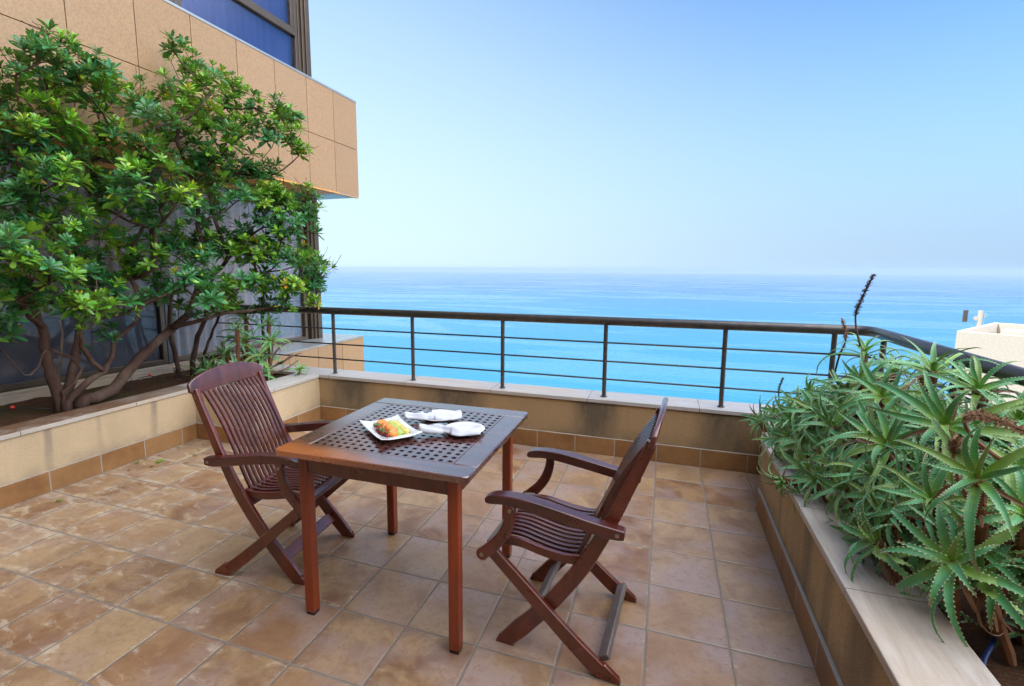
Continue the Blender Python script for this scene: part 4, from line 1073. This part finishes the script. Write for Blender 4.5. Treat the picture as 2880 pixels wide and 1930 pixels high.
def stem_mesh(tilt, length, seed):
    """bare, ringed stem clothed in dry leaf bases, rising from the soil to the rosette, in rosette space"""
    rnd = random.Random(seed); m = MB(); pts = []; rr = []
    for i in range(9):
        q = i/8; pts.append(V((rnd.uniform(-.004, .004), rnd.uniform(-.004, .004), .0))+tilt*length*(1-q)); rr.append((.012+.004*q)*(1+.18*(i % 2)))
    m.tube(pts, rr, 8)
    for k in range(7):
        a = rnd.uniform(0, 6.28); q = rnd.uniform(.45, .95); p = tilt*length*(1-q); d = V((cos(a), sin(a), -.3)); l = rnd.uniform(.03, .06)
        s_ = d.cross(V((0, 0, 1))).normalized()*.005; e = p+d*l+V((0, 0, -.04*l/.08)); m.add([p-s_, p+s_, e+s_*.5, e-s_*.5], [(0, 1, 2, 3)])
    return m
ALG = 'spiny aloe rosettes filling the right planter'
def aloe(pos, axis, size, kind, spin, label, group=ALG, stem=.16, root=None):
    pos = V(pos); axis = V(axis).normalized(); t = empty('aloe_plant', pos, label=label, cat='aloe', group=group)
    q = axis.to_track_quat('Z', 'Y'); 
    o = bpy.data.objects.new('rosette', AL[kind][0]); COL.objects.link(o); o.parent = t
    o.rotation_mode = 'QUATERNION'; o.rotation_quaternion = q @ Matrix.Rotation(spin, 3, 'Z').to_quaternion(); s_ = size/AL[kind][1]; o.scale = (s_, s_, s_)
    if root is None: root = pos-axis*.10-V((0, 0, .16))
    d = V(root)-pos; stem_mesh(d.normalized(), d.length, int(spin*1000)).build('stem', DRY, t)
    return t
HAND = [
 ((2.55, .45, 1.02), (-.15, -.1, 1), .26, 0, 'topmost left aloe of the mound, its dead flower stalk rising in front of the rail'),
 ((2.66, .02, 1.02), (-.1, -.2, 1), .32, 2, 'topmost aloe rosette with one leaf pointing straight up against the sea'),
 ((2.45, -.60, .95), (-.5, -.65, .5), .31, 2, 'big blue green aloe rosette below the curved rail, leaves spread flat'),
 ((2.43, -.16, .93), (-.5, -.6, .6), .28, 0, 'aloe rosette in the middle of the mound with one leaf hanging straight down'),
 ((2.48, .24, .905), (-.45, -.5, .7), .26, 4, 'aloe rosette just under the top left one, long leaves drooping both ways'),
 ((2.24, .15, .61), (-.55, -.45, .62), .27, 1, 'aloe rosette at the planter edge, its leaves curling down over the stone top'),
 ((2.34, -.48, .83), (-.55, -.6, .5), .26, 0, 'aloe rosette left of the tan dried flower head, lower front of the mound'),
 ((2.38, -.93, .90), (-.55, -.6, .5), .26, 2, 'aloe rosette at the right picture edge under the leaning tan flower spike'),
 ((2.22, .70, .60), (-.7, -.2, .6), .21, 3, 'small aloe rosette at the far left of the mound over the parapet corner'),
 ((2.70, -.22, 1.00), (-.2, -.4, .9), .26, 4, 'aloe rosette beside the blue grey curved rail at the right'),
 ((2.38, .66, .74), (-.5, -.1, .8), .24, 1, 'aloe rosette at the upper left slope of the mound below a dead spike'),
 ((2.11, -.09, .50), (-.35, -.35, -.55), .20, 3, 'yellow green aloe rosette hanging over the stone coping'),
 ((2.38, .12, .80), (-.45, -.35, .7), .22, 4, 'aloe rosette between planter edge and mound centre'),
 ((2.17, .82, .50), (-.8, -.1, .25), .20, 5, 'lowest left aloe rosette drooping beyond the end of the coping'),
 ((2.19, .58, .47), (-.75, -.3, .2), .18, 5, 'small curled aloe rosette hanging at the left end of the coping'),
 ((2.38, -.72, .74), (-.5, -.5, .6), .23, 4, 'aloe rosette with upright centre behind the red based flower stalk'),
 ((2.30, -.60, .545), (-.75, -.35, .4), .19, 3, 'small aloe rosette resting its leaves on the travertine coping'),
 ((2.44, -.84, .665), (-.4, -.5, .65), .27, 2, 'nearest large aloe on a bare orange brown stem leaning over the soil'),
 ((2.60, -.80, .41), (-.3, -.3, .9), .15, 3, 'young aloe at the lower right corner of the picture with pink tinged leaves'),
]
rr_ = random.Random(77); placed = []
for (p, a, s_, k, lab) in HAND:
    aloe(p, a, s_, k, rr_.uniform(0, 6), lab, root=((2.60, -.90, .38) if 'nearest large' in lab else ((2.42, .02, .42) if 'hanging over' in lab else None))); placed.append(V(p))
FILL = 'spiny green aloe rosette packed among the others in the right planter mound'
tries = 0; cnt = 0
while cnt < 118 and tries < 14000:
    tries += 1; y = rr_.uniform(-.95, 1.02); th = radians(rr_.uniform(20, 178))
    top = .80+.20*min(1, (y+1.05)/.6) if y < .2 else 1.02-.40*((y-.2)/.9)**1.3
    if y < -.72: lowcut = .62
    else: lowcut = .42
    cx, hw = 2.60, .36+.05*min(1, max(0, y+.6)); x = cx+hw*cos(th); z = .44+(top-.14-.44)*sin(th)**.8
    if z < lowcut or x > 2.83: continue
    dep = rr_.choice((0, 0, .07, .12)); nrm = V((cos(th)*1.3, rr_.uniform(-.75, -.05), .15+.9*sin(th))).normalized(); p = V((x, y, z))-nrm*dep
    if any((p-q).length < .080 for q in placed): continue
    placed.append(p); cnt += 1
    aloe(p, nrm+V((rr_.uniform(-.25, .25), rr_.uniform(-.25, .25), 0)), rr_.uniform(.20, .30), rr_.randrange(6), rr_.uniform(0, 6), FILL)

for (p, a) in (((2.78, -.50, .86), (.1, -.5, .8)), ((2.74, -.38, .93), (-.1, -.4, .9)), ((2.82, -.28, .90), (.2, -.4, .8)), ((2.78, -.10, .95), (.1, -.3, .9)), ((2.80, .10, .95), (.2, -.2, .9)), ((2.76, .26, .97), (0, -.3, .9)),
              ((2.80, .44, .92), (.2, -.2, .8)), ((2.70, -.56, .84), (-.2, -.6, .7)), ((2.66, -.70, .76), (-.3, -.6, .6)), ((2.58, -.72, .86), (-.3, -.6, .7)), ((2.62, -.40, .88), (-.3, -.6, .7)), ((2.74, .62, .90), (.1, -.2, .9)),
              ((2.50, -.90, .80), (-.4, -.6, .6)), ((2.58, -.86, .66), (-.4, -.6, .5)), ((2.44, -.62, .62), (-.6, -.5, .4)), ((2.40, -.40, .58), (-.7, -.4, .4)), ((2.36, -.22, .56), (-.7, -.4, .3))):
    aloe(p, a, rr_.uniform(.22, .29), rr_.randrange(6), rr_.uniform(0, 6), FILL)
# dried flower stalks
def spike(name, label, pts, r, s0, hairs, mat, hm, seed, hl=.016, leaf_r=.004):
    rnd = random.Random(seed); t = empty(name, pts[0], label=label, cat='flower stalk', group='dried aloe flower stalks'); o0 = V(pts[0])
    P = bez([tuple(V(p)-o0) for p in pts], 6); m = MB(); m.tube(P, [r*(1-.45*i/len(P)) for i in range(len(P))], 7); m.build('stalk', mat, t, smooth=True)
    m = MB(); n0 = int(len(P)*s0)
    for k in range(hairs):
        q = n0+(len(P)-1-n0)*rnd.random(); i = min(int(q), len(P)-2); p = V(P[i]).lerp(V(P[i+1]), q-i); tt_ = (V(P[i+1])-V(P[i])).normalized()
        a = rnd.uniform(0, 6.28); o_ = tt_.orthogonal().normalized(); d = (Matrix.Rotation(a, 3, tt_) @ o_)
        fade = 1-.45*abs((q-n0)/(len(P)-n0)-.35); e = p+(d*.85+tt_*rnd.uniform(-.3, .7)).normalized()*hl*fade*rnd.uniform(.6, 1.2)
        s_ = d.cross(tt_)*.0022; m.add([p-s_+d*r*.5, p+s_+d*r*.5, e+s_*.9, e-s_*.9, e+tt_*.004], [(0, 1, 2, 3), (3, 2, 4)])
    m.build('seed_husks', hm, t); return t
spike('dried_flower_stalk', 'tallest dark dried flower spike standing above the rail corner', [(2.53, .40, 1.02), (2.505, .43, 1.12), (2.50, .47, 1.215), (2.50, .42, 1.30), (2.50, .29, 1.43)], .0055, .48, 240, DRYD, DRYD, 1)
spike('dried_flower_stalk', 'short dark dried spike with a bent tip just left of the tallest one', [(2.46, .58, .86), (2.47, .56, .98), (2.49, .55, 1.07), (2.50, .60, 1.13), (2.50, .67, 1.18)], .0055, .25, 170, DRYD, DRYT, 2)
spike('dried_flower_stalk', 'small lone dark spike standing left of the mound before the infill bars', [(2.33, 1.10, .45), (2.32, 1.13, .56), (2.315, 1.14, .66), (2.33, 1.12, .74)], .0045, .45, 120, DRYD, DRYD, 3, .013)
spike('dried_flower_stalk', 'upright red brown stalk with a tan dried flower head near the picture edge', [(2.42, -.85, .72), (2.37, -.93, .82), (2.352, -.90, .88), (2.35, -.865, .94), (2.355, -.86, .985)], .006, .78, 150, DRY, DRYT, 4, .022)
spike('dried_flower_stalk', 'leaning stalk with a long tan drooping flower spike at the right picture edge', [(2.40, -.96, .97), (2.375, -.90, 1.0), (2.355, -.885, 1.045), (2.36, -.93, 1.075), (2.36, -1.02, 1.085), (2.37, -1.14, 1.085)], .006, .45, 230, DRY, DRYT, 5, .018)

# left planter: small aloes, a spiky plant and dead branches by the parapet end
LG = 'small aloes at the far end of the left planter'
LEFT = [((-2.02, .78, .55), (.3, -.6, .5), .25, 0, 'widest aloe of the left planter, right behind the chair back'), ((-2.16, 1.02, .98), (.1, -.4, .9), .20, 4, 'upper aloe tuft hanging from the shrub shade at the railing'), ((-1.86, 1.0, .78), (.6, -.3, .6), .21, 1, 'aloe with leaves arching over the dead branch'), ((-2.28, .70, .52), (.0, -.5, .7), .20, 3, 'low aloe tuft between the spiky plant and the chair top rail'), ((-2.10, .92, .78), (.3, -.3, .9), .27, 3, 'tall narrow leaved aloe below the rail end, behind the left chair'), ((-1.98, .98, .62), (.5, -.3, .7), .26, 1, 'aloe with curling leaves above the chair back'),
        ((-2.24, .86, .66), (-.1, -.4, .9), .25, 4, 'aloe rosette left of the curling one, close to the spiky plant'), ((-1.93, .90, .50), (.4, -.5, .5), .24, 0, 'lowest aloe of the left planter, leaves trailing over the soil edge'),
        ((-1.92, 1.05, .95), (.4, -.2, .8), .18, 5, 'highest aloe tuft under the handrail in the left planter'), ((-1.70, 1.16, .50), (.6, -.1, .6), .15, 5, 'yellowish aloe tuft on the parapet end by the first post'),
        ((-2.06, .82, .90), (.2, -.4, .9), .17, 5, 'slim aloe tuft between the shrub leaves and the curling aloes')]
for (p, a, s_, k, lab) in LEFT: aloe(p, a, s_*1.22, k, rr_.uniform(0, 6), lab, LG, root=(p[0]-.05, p[1]+.03, .40))
t = empty('spiky_plant', (-2.46, .86, .41), label='bright green plant of stiff sword leaves between the shrub trunks and the aloes', cat='plant'); m = MB(); rnd = random.Random(6)
for k in range(20):
    a = 2.4*k; el = radians(22+58*(k/20)); L = rnd.uniform(.26, .36); d = V((cos(a)*cos(el), sin(a)*cos(el), sin(el))); s_ = d.cross(V((0, 0, 1))).normalized()*.016; nn = s_.cross(d).normalized()
    vs = []
    for i in range(6):
        q = i/5; p = d*L*q-V((0, 0, .05*q*q)); w_ = (1-q)**.7*(.6+.8*min(1, q*3)); vs += [p-s_*w_, p-nn*.003, p+s_*w_]
    m.add(vs, [f_ for i in range(5) for f_ in ((3*i, 3*i+1, 3*i+4, 3*i+3), (3*i+1, 3*i+2, 3*i+5, 3*i+4))], (.05+.03*rnd.random(), .24+.06*rnd.random(), .035))
m.build('leaves', LEAF, t)
dead = [[(-2.10, 1.05, .42), (-1.98, 1.06, .50), (-1.86, 1.10, .56), (-1.74, 1.14, .63), (-1.66, 1.18, .66)], [(-1.98, 1.06, .50), (-1.88, 1.02, .62), (-1.80, 1.04, .72), (-1.72, 1.10, .78)],
        [(-1.86, 1.10, .56), (-1.76, 1.06, .60), (-1.68, 1.08, .67)], [(-2.02, 1.02, .46), (-1.88, 1.00, .48), (-1.76, 1.06, .52), (-1.66, 1.12, .60)], [(-1.88, 1.02, .62), (-1.84, .98, .74), (-1.78, .98, .82)]]
m = MB()
for b in dead: m.tube(bez(b, 4), lerp_list([.014, .011, .008, .004], len(bez(b, 4))), 7)
m.build('dead_branch', BARK_L, smooth=True, label='bare grey dead branch lying over the parapet end beside the first railing post', cat='branch')

# ------------------------------------------------------------------ small things
def hose(name, label, pts, r, mat, **k):
    m = MB(); m.tube(bez(pts, 6), r, 8); return m.build(name, mat, smooth=True, label=label, cat='hose', **k)
BLUEP = plain('blue_hose', (.012, .028, .11), .35); BLACKP = plain('black_hose', (.015, .017, .022), .45); REDP = plain('red_plastic', (.62, .03, .02), .35)
hose('garden_hose', 'dark blue hose coming down from the aloe stem onto the soil at the right', [(2.56, -.78, .47), (2.52, -.84, .45), (2.47, -.91, .425), (2.415, -.985, .41), (2.39, -1.05, .38)], .0065, BLUEP)
hose('drip_pipe', 'thin black drip pipe curving on the soil below the large leaning trunk', [(-2.72, .28, .42), (-2.80, .40, .47), (-2.78, .50, .49), (-2.70, .56, .46), (-2.66, .60, .41)], .004, BLACKP, group='irrigation pipes in the left planter')
hose('drip_pipe', 'thin black drip pipe at the foot of the forked trunks', [(-2.90, -.50, .435), (-2.80, -.42, .445), (-2.70, -.34, .43), (-2.66, -.25, .41)], .004, BLACKP, group='irrigation pipes in the left planter')
hose('drip_pipe', 'thin black drip pipe looping between the slim shrub trunks', [(-2.62, .66, .41), (-2.68, .68, .48), (-2.78, .74, .51), (-2.84, .84, .49), (-2.86, .95, .42)], .004, BLACKP, group='irrigation pipes in the left planter')
for (x, y, z, lab) in ((-2.84, -.45, .455, 'red drip emitter near the foot of the forked trunks'), (-2.76, .50, .500, 'red drip emitter below the large leaning trunk'), (-2.30, .80, .47, 'red drip emitter just behind the chair top rail')):
    m = MB(); m.lathe([(.006, -.012), (.013, -.008), (.014, .0), (.010, .010), (.004, .013)], 12); o = m.build('drip_emitter', REDP, smooth=True, label=lab, cat='emitter', group='red drip emitters in the left planter'); o.location = (x, y, z)
m = MB(); m.tube([(-.012, 0, 0), (.012, 0, 0)], .0035, 8); o = m.build('white_stub', CHINA, label='small white stub lying on the soil beside the travertine coping', cat='litter'); o.location = (2.436, -.790, .392); o.rotation_euler = (0, 0, -.35)
rnd = random.Random(31); LEAFCOL = [(.16, .30, .03), (.20, .10, .04), (.28, .17, .07), (.12, .07, .035)]
m = MB(); spots = [(-2.05, .12), (-2.12, .22), (-1.92, .24), (-1.86, .16), (-2.0, .34), (-1.78, .02), (-1.95, -.12), (-1.84, .30), (-2.10, .05), (-1.70, .20), (-2.04, -.22), (-1.60, .10)]
def fallen(loc, n, spread, L, green, label):
    m = MB()
    for k in range(n):
        a = rnd.uniform(0, 6.28); c = V((rnd.uniform(-spread, spread), rnd.uniform(-spread, spread), .004+.004*rnd.random())); l = L*rnd.uniform(.7, 1.1); d = V((cos(a), sin(a), rnd.uniform(-.05, .25)))*l/2; s_ = V((-sin(a), cos(a), .15))*l*.19
        col = LEAFCOL[0] if green else rnd.choice(LEAFCOL[1:])
        m.add([c-d, c+s_-d*.1, c+d, c-s_-d*.1, c+V((0, 0, .004))], [(0, 1, 4), (1, 2, 4), (2, 3, 4), (3, 0, 4)], col)
    o = m.build('fallen_leaves', LEAF, label=label, cat='leaves', group='fallen leaves on the tiles'); o.location = loc; return o
fallen((-1.985, -.03, 0), 5, .018, .07, True, 'largest tuft of fallen green leaves on the tiles by the left planter')
fallen((-2.12, -.10, 0), 3, .012, .05, True, 'smaller tuft of fallen green leaves next to the skirting')
fallen((-1.97, -.70, 0), 2, .008, .045, True, 'pair of yellow green fallen leaves nearest the left picture edge')
for i, (x, y) in enumerate(spots): fallen((x, y, 0), 1, .0, .035, False, 'single small brown fallen leaf on the tiles beside the left planter')
